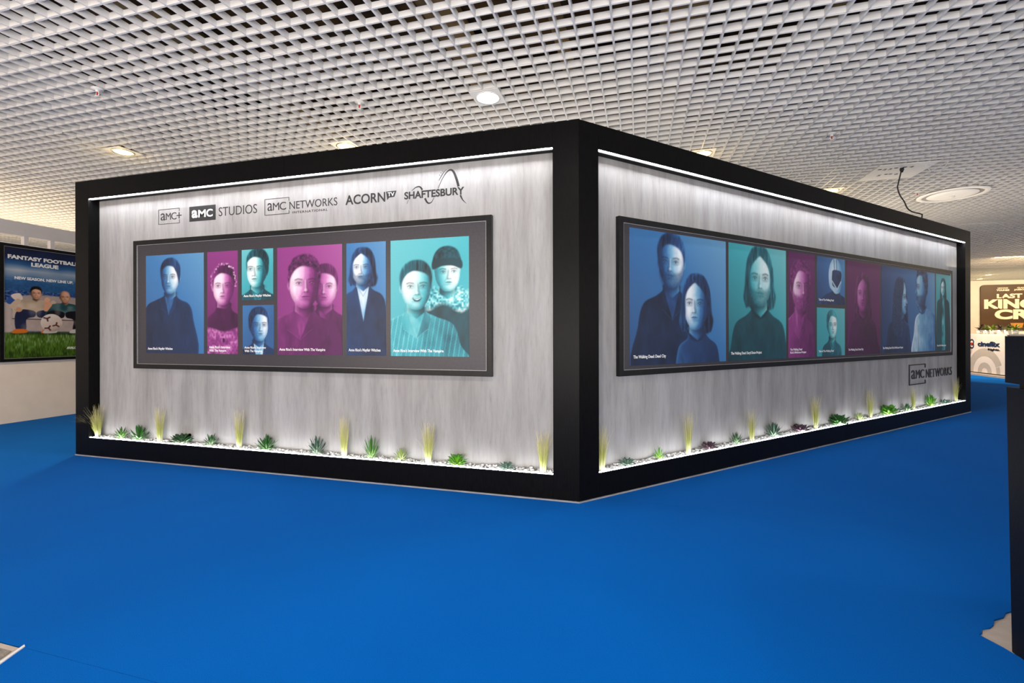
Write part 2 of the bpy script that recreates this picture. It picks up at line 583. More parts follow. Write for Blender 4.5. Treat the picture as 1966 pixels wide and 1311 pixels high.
            if outfit == 'fur':
                fz = self.noise(70, 70, seed + 20) * .6 + self.noise(22, 22, seed + 22) * .4
                self.poly([(cx - .34 * h, chin + .10 * h), (cx - .66 * h, chin - .1 * h), (cx - .55 * h, chin - .46 * h), (cx - .1 * h, chin - .30 * h), (cx + .40 * h, chin - .52 * h), (cx + .70 * h, chin - .16 * h), (cx + .34 * h, chin + .10 * h), (cx, chin - .06 * h)], .60 + fz, pc, soft=.022)
            if outfit == 'lace':
                fz = self.noise(60, 60, seed + 21) * .30 + self.noise(16, 16, seed + 23) * .35
                self.poly([(x - 1.1 * W, b), (x - 1.0 * W, chin - .62 * h), (x, chin - .70 * h), (x + 1.0 * W, chin - .62 * h), (x + 1.1 * W, b)], .52 + fz, pc, soft=.01)
                self.blob(x, chin - .92 * h, .04 * h, .06 * h, .05)
            if outfit == 'coat':
                self.poly([(x - .12 * W, chin - .1 * h), (x + .16 * W, chin - .1 * h), (x + .26 * W, b), (x - .2 * W, b)], .45 + fold * 2.0, pc, soft=.01)
        # neck
        nl = np.clip(skin * .45 + .35 * skin * (self.X - cx) / (.2 * h) * sg, .03, 1)
        nb = chin - (.20 if outfit not in ('lace',) else .10) * h
        self.poly([(cx - .20 * h, cy - .25 * h), (cx + .20 * h, cy - .25 * h), (cx + .21 * h, chin - .06 * h), (cx + .02 * h, nb), (cx - .21 * h, chin - .06 * h)], nl, ps, smooth=False, soft=.006)
        self.blob(cx + .02 * h, chin + .0 * h, .20 * h, .075 * h, .04, .65, soft=.05 * h, pal=ps)
        # ears
        for k in (-1, 1):
            vis = 1 - k * yaw * 1.5
            if vis > .45 and hair not in ('long', 'locks', 'mid', 'beanie', 'helmet'):
                ex_ = cx + k * .95 * rx if not prof else cx - np.sign(yaw) * .25 * rx
                self.blob(ex_, cy - .05 * h, .045 * h, .085 * h, skin * (.85 if k * lt[0] > 0 else .45), pal=ps, soft=.006)
                self.blob(ex_, cy - .05 * h, .022 * h, .05 * h, skin * .3, .7, soft=.010, pal=ps)
        # head
        fwd = .07 * h * yaw
        H = [(cx, cy + .5 * h), (cx + .62 * rx, cy + .42 * h), (cx + .96 * rx, cy + .18 * h), (cx + .93 * rx + fwd * .2, cy - .10 * h), (cx + .78 * rx + fwd * .6, cy - .30 * h),
             (cx + .38 * rx + fwd, cy - .47 * h), (cx + fwd, cy - .505 * h), (cx - .38 * rx + fwd, cy - .47 * h), (cx - .78 * rx + fwd * .6, cy - .30 * h), (cx - .93 * rx + fwd * .2, cy - .10 * h), (cx - .96 * rx, cy + .18 * h), (cx - .62 * rx, cy + .42 * h)]
        if prof:            # turned into profile: nose, lips and chin make the outline
            k = 1 if yaw > 0 else -1
            H = [(cx, cy + .5 * h), (cx + k * .70 * rx, cy + .40 * h), (cx + k * .93 * rx, cy + .20 * h), (cx + k * .93 * rx, cy + .06 * h), (cx + k * .90 * rx, cy + .02 * h), (cx + k * 1.03 * rx, cy - .06 * h), (cx + k * 1.20 * rx, cy - .14 * h), (cx + k * 1.14 * rx, cy - .175 * h),
                 (cx + k * .96 * rx, cy - .185 * h), (cx + k * .95 * rx, cy - .21 * h), (cx + k * 1.02 * rx, cy - .24 * h), (cx + k * .95 * rx, cy - .27 * h), (cx + k * .99 * rx, cy - .30 * h), (cx + k * .89 * rx, cy - .34 * h), (cx + k * .93 * rx, cy - .42 * h), (cx + k * .80 * rx, cy - .48 * h),
                 (cx + k * .5 * rx, cy - .46 * h), (cx + k * .0 * rx, cy - .34 * h), (cx - k * .55 * rx, cy - .28 * h), (cx - k * .95 * rx, cy - .02 * h), (cx - k * .85 * rx, cy + .32 * h)]
        u = np.clip((self.X - cx - fwd * .5) / rx, -1, 1)
        v = np.clip((self.Y - cy) / ry, -1, 1)
        nz = np.sqrt(np.clip(1 - u * u * .85 - v * v * .4, .02, 1))
        ndl = np.clip(u * lt[0] * 1.15 + v * lt[1] * .35 + nz * .62, 0, 1.1)
        lum = skin * ((1 - contrast) * .62 + contrast * .10 + (.55 + .75 * contrast) * ndl) + self.noise(40, 40, seed) * .05
        d = self.poly(H, lum, ps, smooth=True, soft=.005)
        self.paint(np.where(d < 0, -.02 * h - d, 1.) * 0 + np.where(d < 0, np.abs(d) - .05 * h, 1.), lum * .55, ps, soft=.05 * h, alpha=.6)
        fx = cx + yaw * .40 * rx
        sh = skin * .22
        eyes = [(-1, fx - .43 * rx * (1 - .22 * max(0, -yaw))), (1, fx + .43 * rx * (1 - .22 * max(0, yaw)))]
        if prof:
            eyes = [(np.sign(yaw), cx + .66 * rx * np.sign(yaw))]
        for k, ex in eyes:
            dim = 1. if k * lt[0] > 0 else .62
            self.blob(ex + k * .0 * h, cy + .012 * h, .098 * h, .052 * h, sh, .55, soft=.045 * h, pal=ps)
            self.blob(ex, cy - .010 * h, .052 * h, .0165 * h, min(1, skin * 1.0 * dim), .75, soft=.008 * h + .001, pal=ps)
            self.blob(ex + yaw * .018 * h, cy - .008 * h, .021 * h, .021 * h, .03, .95, soft=.008 * h, pal=ps)
            self.blob(ex + yaw * .018 * h + sg * .006 * h, cy - .002 * h, .006 * h, .006 * h, .9, .8, soft=.004 * h, pal=ps)
            self.stroke([(ex - .066 * h, cy - .006 * h), (ex - .02 * h, cy + .013 * h), (ex + .02 * h, cy + .013 * h), (ex + .066 * h, cy - .006 * h)], .006 * h, .03, .8, soft=.005 * h, pal=ps)
            self.stroke([(ex - k * .075 * h, cy + .060 * h), (ex + k * .02 * h, cy + .078 * h), (ex + k * .085 * h, cy + .058 * h)], .010 * h, min(ht, .12) * .6, .8, soft=.012 * h, pal=ph)
            self.blob(ex, cy - .05 * h, .06 * h, .018 * h, sh * 1.6, .35, soft=.02 * h, pal=ps)
        if not prof:
            nx = fx + yaw * .05 * h
            self.poly([(nx - sg * .020 * h, cy + .05 * h), (nx - sg * .075 * h, cy - .155 * h), (nx - sg * .055 * h, cy - .185 * h), (nx - sg * .010 * h, cy - .165 * h), (nx - sg * .002 * h, cy)], sh * 1.2, ps, soft=.022 * h, alpha=.55)
            self.stroke([(nx + sg * .014 * h, cy + .04 * h), (nx + sg * .014 * h + yaw * .015 * h, cy - .13 * h)], .010 * h, min(1, skin * 1.3), .5, soft=.018 * h, pal=ps)
            self.blob(nx + sg * .008 * h, cy - .145 * h, .026 * h, .022 * h, min(1, skin * 1.25), .5, soft=.02 * h, pal=ps)
            for k in (-1, 1):
                self.blob(nx + k * .032 * h, cy - .183 * h, .020 * h, .010 * h, .05, .75, soft=.010 * h, pal=ps)
            self.blob(nx - sg * .01 * h, cy - .205 * h, .05 * h, .016 * h, sh, .4, soft=.02 * h, pal=ps)
            mx = fx + yaw * .02 * h
        else:
            mx = cx + .82 * rx * np.sign(yaw)
            self.blob(cx + .98 * rx * np.sign(yaw), cy - .165 * h, .022 * h, .012 * h, .08, .6, soft=.012 * h, pal=ps)
        mw = .088 * h if not prof else .05 * h
        if smile:
            self.poly([(mx - 1.2 * mw, cy - .250 * h), (mx, cy - .272 * h), (mx + 1.2 * mw, cy - .250 * h), (mx + .65 * mw, cy - .325 * h), (mx - .65 * mw, cy - .325 * h)], .12, ps, soft=.005)
            self.poly([(mx - .95 * mw, cy - .262 * h), (mx, cy - .278 * h), (mx + .95 * mw, cy - .262 * h), (mx, cy - .300 * h)], .93, ps, soft=.004)
        else:
            self.poly([(mx - mw, cy - .277 * h), (mx - .3 * mw, cy - .252 * h), (mx, cy - .258 * h), (mx + .3 * mw, cy - .252 * h), (mx + mw, cy - .277 * h), (mx, cy - .281 * h)], skin * .36, ps, soft=.010 * h, alpha=.9)
            self.blob(mx, cy - .296 * h, mw * .72, .017 * h, skin * .62, .8, soft=.014 * h, pal=ps)
            self.stroke([(mx - mw, cy - .278 * h), (mx, cy - .280 * h), (mx + mw, cy - .278 * h)], .0035 * h, .04, .9, soft=.005 * h, pal=ps)
        self.blob(mx, cy - .332 * h, .07 * h, .014 * h, sh, .45, soft=.02 * h, pal=ps)
        self.blob(mx + sg * .02 * h, cy - .40 * h, .06 * h, .04 * h, skin * .95, .35, soft=.04 * h, pal=ps)
        for k in (-1, 1):
            if not prof:
                self.stroke([(mx + k * .07 * h, cy - .19 * h), (mx + k * .115 * h, cy - .27 * h)], .006 * h, sh, .35, soft=.02 * h, pal=ps)
        if beard:
            bd = self.noise(90, 60, seed + 30) * .28
            P = [(cx - .94 * rx + fwd * .3, cy - .06 * h), (cx - .74 * rx + fwd * .4, cy - .17 * h), (mx - .13 * h, cy - .225 * h), (mx, cy - .212 * h), (mx + .13 * h, cy - .225 * h), (cx + .74 * rx + fwd * .4, cy - .17 * h), (cx + .94 * rx + fwd * .3, cy - .06 * h),
                 (cx + .84 * rx + fwd * .7, cy - .34 * h), (cx + .38 * rx + fwd, cy - .52 * h), (cx - .38 * rx + fwd, cy - .52 * h), (cx - .84 * rx + fwd * .7, cy - .34 * h)]
            self.poly(P, (ht + .20 * beard) * (.6 + .8 * ndl) + bd, ph, soft=.035 * h, alpha=min(1, .45 + .45 * beard))
            self.blob(mx, cy - .288 * h, .07 * h, .014 * h, skin * .5, .8, soft=.012 * h, pal=ps)
        # hair on top
        hl = ht * (.8 + .5 * ndl) + strand + .20 * np.clip(u * lt[0] + v * .5 - .25, 0, 1)
        if hair in ('short', 'bun', 'curly', 'crown'):
            off = yaw * .22 * rx
            if hair == 'curly':
                hl = ht + self.noise(38, 38, seed + 3) * .38 + self.noise(90, 90, seed + 4) * .25 + .06
            P = [(cx - .97 * rx, cy - .06 * h), (cx - 1.08 * rx, cy + .22 * h), (cx - .80 * rx, cy + .45 * h), (cx - .25 * rx, cy + .555 * h), (cx + .45 * rx, cy + .545 * h), (cx + .92 * rx, cy + .40 * h), (cx + 1.08 * rx, cy + .18 * h),
                 (cx + .97 * rx, cy - .06 * h), (cx + .88 * rx + max(0, off) * .2, cy + .10 * h), (cx + .76 * rx + off, cy + .21 * h), (cx + .40 * rx + off, cy + .285 * h), (cx - .15 * rx + off, cy + .32 * h), (cx - .55 * rx + off, cy + .265 * h), (cx - .78 * rx + off, cy + .18 * h), (cx - .88 * rx + min(0, off) * .2, cy + .08 * h)]
            self.poly(P, hl, ph, soft=.020 * h, rim=.22, side=sg)
            if abs(yaw) > .35:       # the side of the head turned to the viewer is hair
                k = -1 if yaw > 0 else 1
                q = .0 if prof else .35
                self.poly([(cx + k * (.1 - .4 * (not prof) * 0) * rx, cy + .46 * h), (cx + k * .95 * rx, cy + .36 * h), (cx + k * 1.05 * rx, cy + .0 * h), (cx + k * .90 * rx, cy - .20 * h), (cx + k * (.62 + q * .6) * rx, cy - .10 * h), (cx + k * (.30 + q) * rx, cy + .10 * h), (cx + k * (.1 + q) * rx, cy + .22 * h)], hl, ph, soft=.020 * h)
            if hair == 'crown':
                r_ = random.Random(seed)
                for q in range(34):
                    a = math.pi * (-.06 + 1.12 * q / 33)
                    rr = r_.uniform(1.0, 1.16)
                    self.blob(cx + 1.04 * rr * rx * math.cos(a), cy + .07 * h + .47 * rr * h * math.sin(a), .022 * h * r_.uniform(.6, 1.4), .022 * h * r_.uniform(.6, 1.4), r_.uniform(.55, .95), .9, soft=.012 * h)
        if hair in ('long', 'locks', 'mid'):
            lk = hl
            if hair == 'locks':
                lk = ht + .42 * np.clip(np.sin((self.X + .05 * np.sin(self.Y * 9)) * 2 * math.pi / (.075 * h) + self.noise(5, 4, seed) * 4), -.1, 1) * (.55 + self.noise(90, 110, seed + 2))
            for k in ((-1, 1) if not prof else (-np.sign(yaw),)):
                sp = yaw * .34 * rx
                P = [(cx + sp * .8, cy + .54 * h), (cx + k * .55 * rx, cy + .525 * h), (cx + k * 1.04 * rx, cy + .28 * h), (cx + k * 1.16 * rx, cy - .10 * h), (cx + k * 1.20 * rx, cy - .48 * h),
                     (cx + k * .98 * rx, cy - .52 * h), (cx + k * .86 * rx + max(0, k * yaw) * 0, cy - .20 * h), (cx + k * .80 * rx + sp * .5, cy + .06 * h), (cx + k * .60 * rx + sp * .8, cy + .22 * h), (cx + k * .20 * rx + sp, cy + .34 * h), (cx - k * .16 * rx + sp, cy + .42 * h), (cx - k * .2 * rx + sp, cy + .50 * h)]
                if prof:
                    P = [(cx + yaw * .5 * rx, cy + .52 * h), (cx + k * .55 * rx, cy + .54 * h), (cx + k * 1.1 * rx, cy + .25 * h), (cx + k * 1.3 * rx, cy - .2 * h), (cx + k * 1.4 * rx, cy - .95 * h), (cx - k * .1 * rx, cy - 1.1 * h), (cx - k * .25 * rx, cy - .5 * h), (cx - k * .3 * rx, cy - .05 * h), (cx - k * .55 * rx, cy + .20 * h)]
                self.poly(P, lk, ph, soft=.018 * h, rim=.22, side=sg)
        if hair == 'beanie':
            fz = self.noise(60, 60, seed + 2) * .25
            self.poly([(cx - 1.08 * rx, cy + .10 * h), (cx - 1.05 * rx, cy + .40 * h), (cx - .6 * rx, cy + .60 * h), (cx + .1 * rx, cy + .65 * h), (cx + .75 * rx, cy + .55 * h), (cx + 1.06 * rx, cy + .30 * h), (cx + 1.06 * rx, cy + .10 * h), (cx, cy + .20 * h)], ht * .6 + fz * .6 + .10 * ndl, ph, soft=.006)
            self.poly([(cx - 1.11 * rx, cy + .06 * h), (cx - 1.10 * rx, cy + .27 * h), (cx - .4 * rx, cy + .335 * h), (cx + .4 * rx, cy + .335 * h), (cx + 1.09 * rx, cy + .27 * h), (cx + 1.09 * rx, cy + .06 * h), (cx + .4 * rx, cy + .135 * h), (cx - .4 * rx, cy + .135 * h)], ht * .45 + .05 * ndl, ph, soft=.006)
        if hair == 'helmet':
            self.poly([(cx - 1.25 * rx, cy - .35 * h), (cx - 1.32 * rx, cy + .2 * h), (cx - .7 * rx, cy + .58 * h), (cx + .3 * rx, cy + .62 * h), (cx + 1.15 * rx, cy + .35 * h), (cx + 1.25 * rx, cy - .1 * h), (cx + .9 * rx, cy - .55 * h), (cx + .1 * rx, cy - .66 * h), (cx - .6 * rx, cy - .55 * h)],
                      .66 + .30 * u * lt[0] + .2 * nz)
            self.poly([(cx - .62 * rx, cy - .36 * h), (cx - .72 * rx, cy + .06 * h), (cx - .4 * rx, cy + .22 * h), (cx + 1.05 * rx, cy + .18 * h), (cx + 1.1 * rx, cy - .12 * h), (cx + .62 * rx, cy - .42 * h)], .13 + self.noise(12, 12, seed) * .18)
            self.stroke([(cx - .35 * rx, cy + .6 * h), (cx - .25 * rx, cy + .24 * h)], .02 * h, .25)
            self.stroke([(cx + .15 * rx, cy + .6 * h), (cx + .2 * rx, cy + .24 * h)], .02 * h, .25)
            self.stroke([(cx - .7 * rx, cy - .2 * h), (cx + .3 * rx, cy - .5 * h), (cx + 1.05 * rx, cy - .2 * h)], .028 * h, .85)

    def sheet(self, name, x0, z0, y, parent, M, thick=.002, mat='print'):
        """the print as a thin board: coloured front grid plus its edges"""
        nx, ny = self.nx, self.ny
        gx = np.linspace(x0, x0 + self.w, nx + 1)
        gz = np.linspace(z0, z0 + self.h, ny + 1)
        GX, GZ = np.meshgrid(gx, gz)
        v = np.stack([GX.ravel(), np.full(GX.size, y), GZ.ravel()], -1)
        idx = np.arange((nx + 1) * (ny + 1)).reshape(ny + 1, nx + 1)
        f = np.stack([idx[:-1, :-1], idx[:-1, 1:], idx[1:, 1:], idx[1:, :-1]], -1).reshape(-1, 4)
        k = len(v)
        cr = [idx[0, 0], idx[0, nx], idx[ny, nx], idx[ny, 0]]
        back = v[cr] + np.array([0, thick, 0])
        v = np.vstack([v, back])
        extra = np.array([[cr[1], cr[0], k, k + 1], [cr[2], cr[1], k + 1, k + 2], [cr[3], cr[2], k + 2, k + 3], [cr[0], cr[3], k + 3, k]])
        f = np.vstack([f, extra])
        R = np.array(M)[:3, :3]
        v = v @ R.T + np.array(M)[:3, 3]
        me = bpy.data.meshes.new(name)
        me.vertices.add(len(v))
        me.vertices.foreach_set('co', v.astype(np.float32).ravel())
        me.loops.add(len(f) * 4)
        me.loops.foreach_set('vertex_index', f.astype(np.int32).ravel())
        me.polygons.add(len(f))
        me.polygons.foreach_set('loop_start', np.arange(0, len(f) * 4, 4, dtype=np.int32))
        me.update(calc_edges=True)
        a = me.color_attributes.new('print', 'FLOAT_COLOR', 'POINT')
        arr = np.ones((len(v), 4), np.float32)
        arr[:k, :3] = self.img.reshape(-1, 3)
        arr[k:, :3] = .1
        a.data.foreach_set('color', arr.ravel())
        me.materials.append(MAT[mat])
        o = bpy.data.objects.new(name, me)
        COL.objects.link(o)
        put(o, parent)
        return o


# ================================================================== SETTING
CEIL = 3.13
# ---- floor and carpet
f = MB().box(-16, 24, -9, 26, -.06, -.006).build('floor', 'bare_floor')
structure(f, 'bare beige screed floor of the hall, showing where the carpet is cut', 'floor')
carpet = empty('carpet')
structure(carpet, 'bright blue exhibition carpet covering the hall floor', 'carpet')
SEAM = -1.888


def carpet_strip(polys):
    mb = MB()
    for q in polys:
        mb.prism(q, -.006, 0)
    return mb.build('carpet_strip', 'carpet', carpet)


g = .0005
# strip in front: notch at the left for the floor hatch
carpet_strip([[(-16, SEAM - g), (-16, -9), (24, -9), (24, SEAM - g), (-1.732, SEAM - g), (-1.690, -1.985), (-1.600, -2.22), (-2.95, -2.62), (-3.05, SEAM - g)]])
# strip under the stand's front corner: ragged hole beside the dark plinth
HX = 1.86
carpet_strip([[(-16, SEAM + g), (HX, SEAM + g), (HX, -1.26), (1.74, -1.20), (1.655, -1.10), (1.622, -1.035), (1.604, -.985), (1.585, -.950), (1.571, -.923), (1.590, -.905), (1.606, -.878), (1.640, -.862), (1.664, -.838),
               (1.690, -.800), (1.735, -.772), (1.765, -.735), (1.800, -.712), (HX, -.668), (HX, .112 - g), (-16, .112 - g)],
              [(HX, SEAM + g), (24, SEAM + g), (24, .112 - g), (HX, .112 - g), (HX, -.668), (2.0, -.64), (2.2, -.8), (2.15, -1.3), (HX, -1.26)]])
yy = .112
while yy < 26:
    y2 = min(yy + 2.0, 26)
    carpet_strip([[(-16, yy + g), (24, yy + g), (24, y2 - g), (-16, y2 - g)]])
    yy = y2

hatch = empty('floor_hatch', (-2.2, -2.1, 0))
tag(hatch, 'grey aggregate floor hatch with white metal edging, cut into the blue carpet', 'floor hatch')
MB().prism([(-1.752, -1.908), (-1.63, -2.215), (-2.93, -2.59), (-3.0, -1.908)], -.008, -.003).build('hatch_panel', 'rough_floor', hatch)
MB().prism([(-1.745, -1.892), (-1.752, -1.908), (-3.0, -1.908), (-3.0, -1.892)], -.007, -.002).build('hatch_rim', 'bare_floor', hatch)
MB().prism([(-1.740, -1.880), (-1.728, -1.884), (-1.597, -2.222), (-1.612, -2.226)], -.006, .004).build('metal_edging', 'white_plastic', hatch)

# ---- ceiling: dark plenum above an open-cell louver ceiling laid in square panels
ceiling = MB().box(-16, 24, -9, 26, 4.0, 4.1).build('ceiling', 'plenum')
structure(ceiling, 'white open-cell louver ceiling with a dark void above', 'ceiling')
for i, (xx, zz, r) in enumerate([(-6.2, 3.72, .17), (-3.3, 3.62, .10), (-1.2, 3.80, .15), (-.25, 3.60, .06), (.75, 3.75, .20), (1.9, 3.66, .07), (4.6, 3.75, .2), (7.5, 3.7, .15)]):
    MB().tube([(xx, -4.5, zz), (xx, 24, zz)], r, 10).build('duct', 'duct', ceiling, smooth=True)
for i, (yq, zz) in enumerate([(-.6, 3.55), (1.6, 3.6), (3.1, 3.55), (5.5, 3.6)]):
    MB().box(-14, 20, yq, yq + .22, zz, zz + .3).build('joist', 'plenum', ceiling)

PITCH, TH, BD = .12, .013, .046


def louver_geo(depth):
    mb = MB()
    h = TH / 2
    for k in range(6):
        t = k * PITCH
        a0, a1 = max(t - h, .0006), min(t + h, .5994)
        mb.box(a0, a1, .0006, .5994, 0, depth)
    for k in range(6):
        t = k * PITCH
        a0, a1 = max(t - h, .0006), min(t + h, .5994)
        mb.box(.0006, .5994, a0, a1, .0008, depth - .0008)
    return mb


geo = [louver_geo(.046), louver_geo(.040), louver_geo(.052)]
geo_me = []
for gq in geo:
    me = bpy.data.meshes.new('louver_panel')
    me.from_pydata(gq.v, [], gq.f)
    me.materials.append(MAT['ceil'])
    geo_me.append(me)

AX = Vector((-math.sin(math.radians(CAM_YAW)), math.cos(math.radians(CAM_YAW)), 0))
RT = Vector((AX.y, -AX.x, 0))


def to_px(q):
    d = Vector(q) - CAM_POS
    D = d.dot(AX)
    if D < .2:
        return None
    return 983 + F_PX * d.dot(RT) / D, HORIZON - F_PX * d.z / D, D


# fixtures that replace or sit in panels: (x, y)
PLATE = (3.2, 3.53, .6)
panels = []
i0, i1 = int((-13.5 - .21) / .6), int((19.5 - .21) / .6)
j0, j1 = int((-4.4 - .3736) / .6), int((21.5 - .3736) / .6)
prng = random.Random(5)
for i in range(i0, i1):
    for j in range(j0, j1):
        x, y = .21 + .6 * i, .3736 + .6 * j
        q = to_px((x + .3, y + .3, CEIL))
        score = 0
        if q and -160 < q[0] < 2126 and q[1] > -220:
            X, Y, D = q
            hid = (145 < X < 1112 and Y > 352 - .1253 * (X - 145) + 25) or (1112 <= X < 1863 and Y > 229 + .2867 * (X - 1112) + 25)
            if not hid:
                score = 1 / D ** 3
        var = prng.choices([0, 1, 2], [.72, .16, .12])[0]
        dz = prng.uniform(-.0025, .0025)
        tilt = (prng.gauss(0, .0035), prng.gauss(0, .0035))
        panels.append((score, x, y, var, dz, tilt))
panels.sort(key=lambda q: -q[0])
rest_v, rest_f, off = [], [], 0
garr = [(np.array(q.v), np.array(q.f)) for q in geo]
for n, (score, x, y, var, dz, tl) in enumerate(panels):
    if n < 300 and score > 0:
        o = bpy.data.objects.new('louver_panel', geo_me[var])
        COL.objects.link(o)
        o.location = (x, y, CEIL + dz)
        o.rotation_euler = (tl[0], tl[1], 0)
        o.parent = ceiling
    else:
        v, fq = garr[var]
        v = v + np.array([x, y, CEIL + dz])
        v[:, 2] += (v[:, 0] - x) * -tl[1] + (v[:, 1] - y) * tl[0]
        rest_v.append(v)
        rest_f.append(fq + off)
        off += len(v)
mb = MB()
mb.v = [tuple(q) for q in np.vstack(rest_v).tolist()]
mb.f = [tuple(q) for q in np.vstack(rest_f).tolist()]
tag(mb.build('louver_panel_field', 'ceil', ceiling), kind='stuff')

# ---- partition on the left
wl = MB().box(-7.26, -7.20, -4.5, 4.2, 0, 2.225).build('wall_left', 'cream')
structure(wl, 'low cream partition wall behind the stand at the left, carrying a framed poster', 'wall')
MB().box(-7.25, -7.165, -4.5, 4.2, 2.357, 2.530).build('top_beam', 'offwhite', wl)
for k in range(-6, 9):
    y = 1.0 + .271 * k * 1.0
    if k in (0, 1) or k % 4 == 0:
        MB().box(-7.235, -7.175, y, y + .045, 2.2, 2.36).build('beam_post', 'offwhite', wl)
# ---- wall behind the far counter
wb = MB().box(6.0, 22.0, 14.2, 14.3, 0, 2.665).build('wall_back', 'peach')
structure(wb, 'warm white wall behind the far counter, with a large title sign', 'wall')
w2 = MB().box(-16, 24, 25.0, 25.2, 0, 4.0).build('wall_far', 'peach')
structure(w2, 'distant plain wall closing the hall', 'wall')

# ================================================================== THE STAND
stand = empty('display_stand')
tag(stand, 'large black-framed corner display stand with streaked grey panels and white light strips', 'display stand')
HS, TZ, BZ = 2.5, 2.335, .172
RC = .09
LA, LB = 4.6, 6.805


def half_beams(name, x0, xm, x1, z0, z1, y1, M):
    for a, b in ((x0, xm), (xm, x1)):
        MB().box(a + .0007, b - .0007, 0, y1, z0, z1).build(name, 'black', stand, M)


half_beams('top_beam', -4.435, -2.30, -.172, TZ, HS, .115, MA)
half_beams('bottom_beam', -4.435, -2.30, -.172, .012, BZ, .018, MA)
half_beams('top_beam', .165, 3.40, 6.622, TZ, HS, .115, MBW)
half_beams('bottom_beam', .165, 3.40, 6.622, .012, BZ, .018, MBW)
MB().box(-LA, -4.435, 0, .115, .012, HS).build('end_post', 'black', stand)
MB().box(6.622, LB, 0, .115, .012, HS).build('end_post', 'black', stand, MBW)
cs = lambda s, d: (s * S2 - d * S2, s * S2 + d * S2)
MB().prism([(-.172, 0), (0, 0), cs(.165, 0), cs(.165, .115), (-.115 * math.tan(math.pi / 8), .115), (-.172, .115)], .012, HS).build('corner_post', 'black', stand)
MB().box(-4.45, -.13, RC, .115, 0, 2.40).build('grey_panel', 'concrete', stand)
MB().box(.13, 6.64, RC, .115, 0, 2.40).build('grey_panel', 'concrete', stand, MBW)
MB().box(-4.435, -.172, .018, RC, .0, .158).build('planter_tray', 'dark', stand)
MB().box(.165, 6.622, .018, RC, .0, .158).build('planter_tray', 'dark', stand, MBW)
MB().box(-LA - .004, .0, -.005, .004, 0, .009).build('skirting_strip', 'skirting', stand)
MB().box(0.0, LB + .004, -.005, .004, 0, .009).build('skirting_strip', 'skirting', stand, MBW)
MB().box(-LA, -4.545, .115, 4.6, .0, HS).build('side_wall', 'black', stand)
MB().box(6.75, LB, .115, 4.2, .0, HS).build('side_wall', 'black', stand, MBW)
# light strips: diffuser under the soffit's front edge and along the planter's lip, each in a black carrier
for (a, b, M) in ((-4.432, -.175, MA), (.168, 6.619, MBW)):
    MB().box(a, b, .003, .017, TZ - .004, TZ).build('led_strip', 'led', stand, M)
    MB().box(a, b, .017, .021, TZ - .010, TZ).build('led_carrier', 'black', stand, M)
    MB().box(a, b, .002, .013, BZ, BZ + .0035).build('led_strip', 'led_low', stand, M)

# ---- wall logos
def stroke_box(mb, x0, x1, z0, z1, w, y, t, gap=None):
    y0, y1 = y - t, y
    mb.box(x0, x0 + w, y0, y1, z0, z1)
    mb.box(x0 + w, x1, y0, y1, z1 - w, z1)
    mb.box(x0 + w, x1, y0, y1, z0, z0 + w)
    if gap:
        mb.box(x1 - w, x1, y0, y1, z0 + w, gap[0])
        mb.box(x1 - w, x1, y0, y1, gap[1], z1 - w)
    else:
        mb.box(x1 - w, x1, y0, y1, z0 + w, z1 - w)
    return mb


def amc(mb, ax0, ax1, mx0, mx1, cx0, cx1, z, h, y, d, wt):
    add_text(mb, 'a', ax0, z - h * .03, ax1 - ax0, h * 1.06, y, d, wt)
    add_text(mb, 'M', mx0, z, mx1 - mx0, h, y, d, wt * .8)
    add_text(mb, 'C', cx0, z - h * .02, cx1 - cx0, h * 1.04, y, d, wt * .8)


WY, WD = RC - .0002, .0012
o = stroke_box(MB(), -3.716, -3.475, 2.073, 2.205, .0042, WY, WD, (2.105, 2.176)).build('wall_logo', 'decal', stand)
tag(o, 'outlined box logo with plus sign')
mb = MB()
amc(mb, -3.690, -3.636, -3.630, -3.574, -3.569, -3.510, 2.109, .060, WY, WD, .0)
add_text(mb, '+', -3.508, 2.113, .056, .054, WY, WD, -.005)
mb.build('lettering', 'decal', o)

o = MB().box(-3.365, -3.079, WY - WD, WY, 2.0755, 2.204).build('wall_logo', 'decal', stand)
tag(o, 'solid black box logo with bold pale letters')
mb = MB()
amc(mb, -3.338, -3.273, -3.266, -3.184, -3.179, -3.109, 2.106, .064, WY - WD, WD * .6, .035)
mb.build('box_lettering', 'decal_light', o)
mb = add_text(MB(), 'STUDIOS', -3.046, 2.101, .396, .075, WY, WD, -.004)
mb.build('lettering', 'decal', o)

o = stroke_box(MB(), -2.573, -2.333, 2.074, 2.207, .0042, WY, WD, (2.100, 2.176)).build('wall_logo', 'decal', stand)
tag(o, 'outlined box logo with two-line wordmark')
mb = MB()
amc(mb, -2.545, -2.497, -2.492, -2.431, -2.426, -2.364, 2.110, .061, WY, WD, .0)
mb.build('lettering', 'decal', o)
add_text(MB(), 'NETWORKS', -2.331, 2.107, .446, .062, WY, WD, -.002).build('lettering', 'decal', o)
add_text(MB(), 'INTERNATIONAL', -2.300, 2.0705, .327, .0185, WY, WD, .0, 1.2).build('small_lettering', 'decal', o)

o = add_text(MB(), 'ACORN', -1.812, 2.101, .346, .075, WY, WD, .018).build('wall_logo', 'decal', stand)
tag(o, 'wordmark with a small dark flag')
MB().wall_prism([(-1.459, 2.176), (-1.372, 2.177), (-1.390, 2.132), (-1.434, 2.130), (-1.449, 2.112)], WY - WD, WY).build('flag', 'decal', o)
add_text(MB(), 'TV', -1.445, 2.139, .056, .029, WY - WD, WD * .6, .02).build('flag_lettering', 'decal_light', o)

o = add_text(MB(), 'SHAFTESBURY', -1.307, 2.104, .477, .056, WY, WD, .030).build('wall_logo', 'decal', stand)
tag(o, 'bold wordmark crossed by a wave line')


